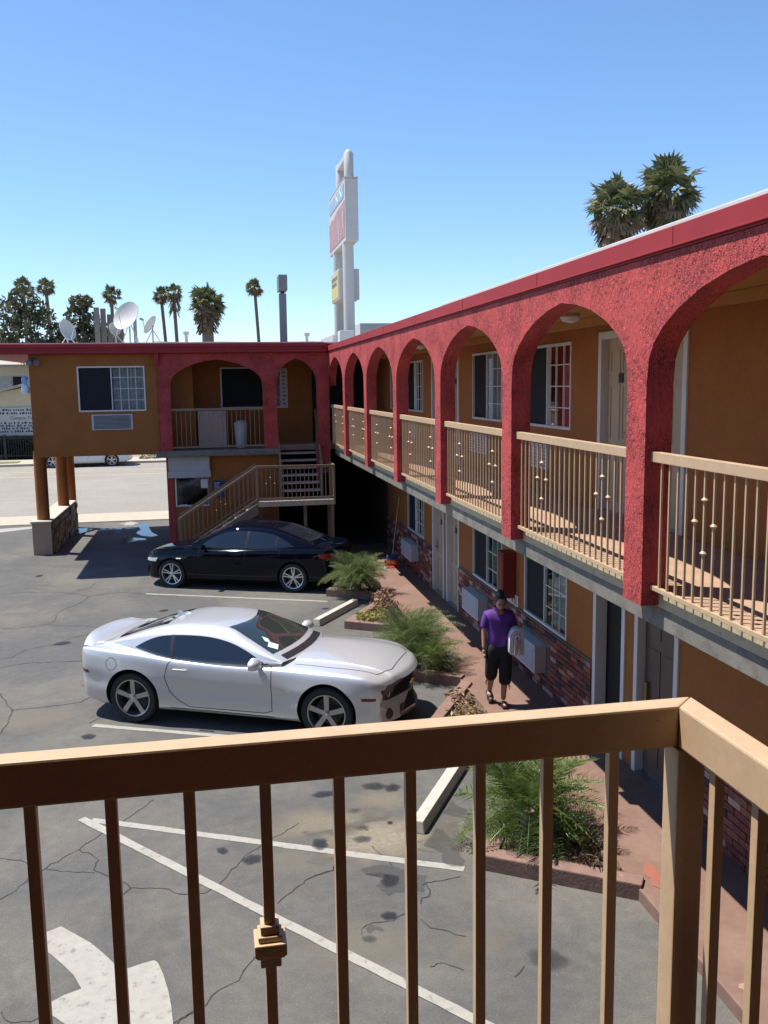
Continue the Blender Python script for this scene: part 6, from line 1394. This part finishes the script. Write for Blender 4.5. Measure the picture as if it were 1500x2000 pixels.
# feet and sandals
for (fx_, fy, fz, tilt) in ((-.10, .165, .125, .55), (.06, -.045, .035, 0)):
    b = MB(); b.ball((0, -.055, 0), .042, .105, .032, 14); o = b.build('foot', M_SKIN, wo, world=False, smooth=80); o.location = (fx_, fy, fz+.012); o.rotation_euler = (tilt, 0, 0)
    q = MB(); q.prism([(-.045, .05, -.032), (.045, .05, -.032), (.05, -.10, -.032), (.035, -.165, -.032), (-.035, -.165, -.032), (-.05, -.10, -.032)], (0, 0, .018)); q.lathe([(.046, -.105), (.048, -.085), (.046, -.065)], 16, (0, 0, -.002), axis='y'); q.build('sandal', M_SANDAL, o, world=False, bevel=.003)
# hands: palm plus five curled fingers, one continuous skin each
def hand(name, o, down, curl, fwd, side):
    o = Vector(o); d = Vector(down).normalized(); f = Vector(fwd).normalized(); s = Vector(side).normalized()
    vv = [o, o+d*.045, o+d*.085]; ee = [(0, 1), (1, 2)]; rr = [.024, (.034, .020), (.036, .018)]
    for i, (off, L_) in enumerate(((-.030, .058), (-.010, .070), (.010, .067), (.029, .052))):
        b0 = len(vv); vv += [o+d*.088+f*off, o+d*(.088+L_*.45)+f*off+s*curl*.3, o+d*(.088+L_*.8)+f*off+s*curl]; ee += [(2, b0), (b0, b0+1), (b0+1, b0+2)]; rr += [.0105, .0098, .008]
    b0 = len(vv); vv += [o+d*.040+f*-.036, o+d*.070+f*-.058+s*.012, o+d*.092+f*-.060+s*.02]; ee += [(1, b0), (b0, b0+1), (b0+1, b0+2)]; rr += [.013, .011, .0095]
    return skin(name, vv, ee, rr, M_SKIN, wo)
hand('hand', (-.215, -.035, .835), (-.02, -.12, -1), .022, (0, -1, 0), (1, 0, 0))
hand('hand', (.205, -.165, .975), (.15, -1, -.15), .03, (0, 0, 1), (-.4, 0, -1))
# ribbon ties at the trouser hems
for (x, y, z) in ((-.148, .09, .36), (.130, -.06, .33)):
    b = MB(); b.tube([(x, y, z), (x-.01 if x < 0 else x+.01, y-.01, z-.09)], .006, 5); b.tube([(x, y, z), (x-.03 if x < 0 else x+.03, y, z-.06)], .005, 5); b.build('hem_tie', M_BLK, wo, world=False)
# folded towels under her left arm: nested folds
tw = thing('towels', 'bundle of folded white towels held under the arm of the walking woman', 'towels', (3.85+.20, 11.95-.10, .12+.91), radians(-6))
for k in range(6):
    ro = .152-.025*k; ri = ro-.0165; b = MB(); n = 18; outer = []; inner_ = []
    wob = [random.uniform(-.006, .006) for _ in range(n+1)]
    for i in range(n+1):
        a = pi*i/n; outer.append((ro*cos(a)*.92+.25*max(0, ro*sin(a))*.5, .15+(ro+wob[i])*sin(a)*1.05)); inner_.append((max(ri, .004)*cos(a)*.92+.25*max(0, ri*sin(a))*.5, .15+(max(ri, .004)+wob[i])*sin(a)*1.05))
    zl, zr = -.19+random.uniform(-.02, .05), -.10+random.uniform(-.06, .04)
    pr_ = [(outer[0][0]+.01, zl)] + outer + [(outer[-1][0]-.012, zr)] + [(inner_[-1][0]-.010, zr)] + inner_[::-1] + [(inner_[0][0]+.008, zl)]
    y0, y1 = -.20+random.uniform(-.025, .02), .20+random.uniform(-.02, .02)
    b.prism([(p[0], y0, p[1]) for p in pr_], (0, y1-y0, 0)); b.build('towel', M_TOWEL, tw, world=False, smooth=40, bevel=.005)
b = MB()
for _ in range(5): b.ball((random.uniform(-.02, .05), -.19, random.uniform(.0, .16)), .022, .02, .03, 8)
b.build('crumpled_cloth', mat('brown_cloth', (.25, .14, .12), .9), tw, world=False, smooth=60)

tw.scale = (.72, .8, .80)
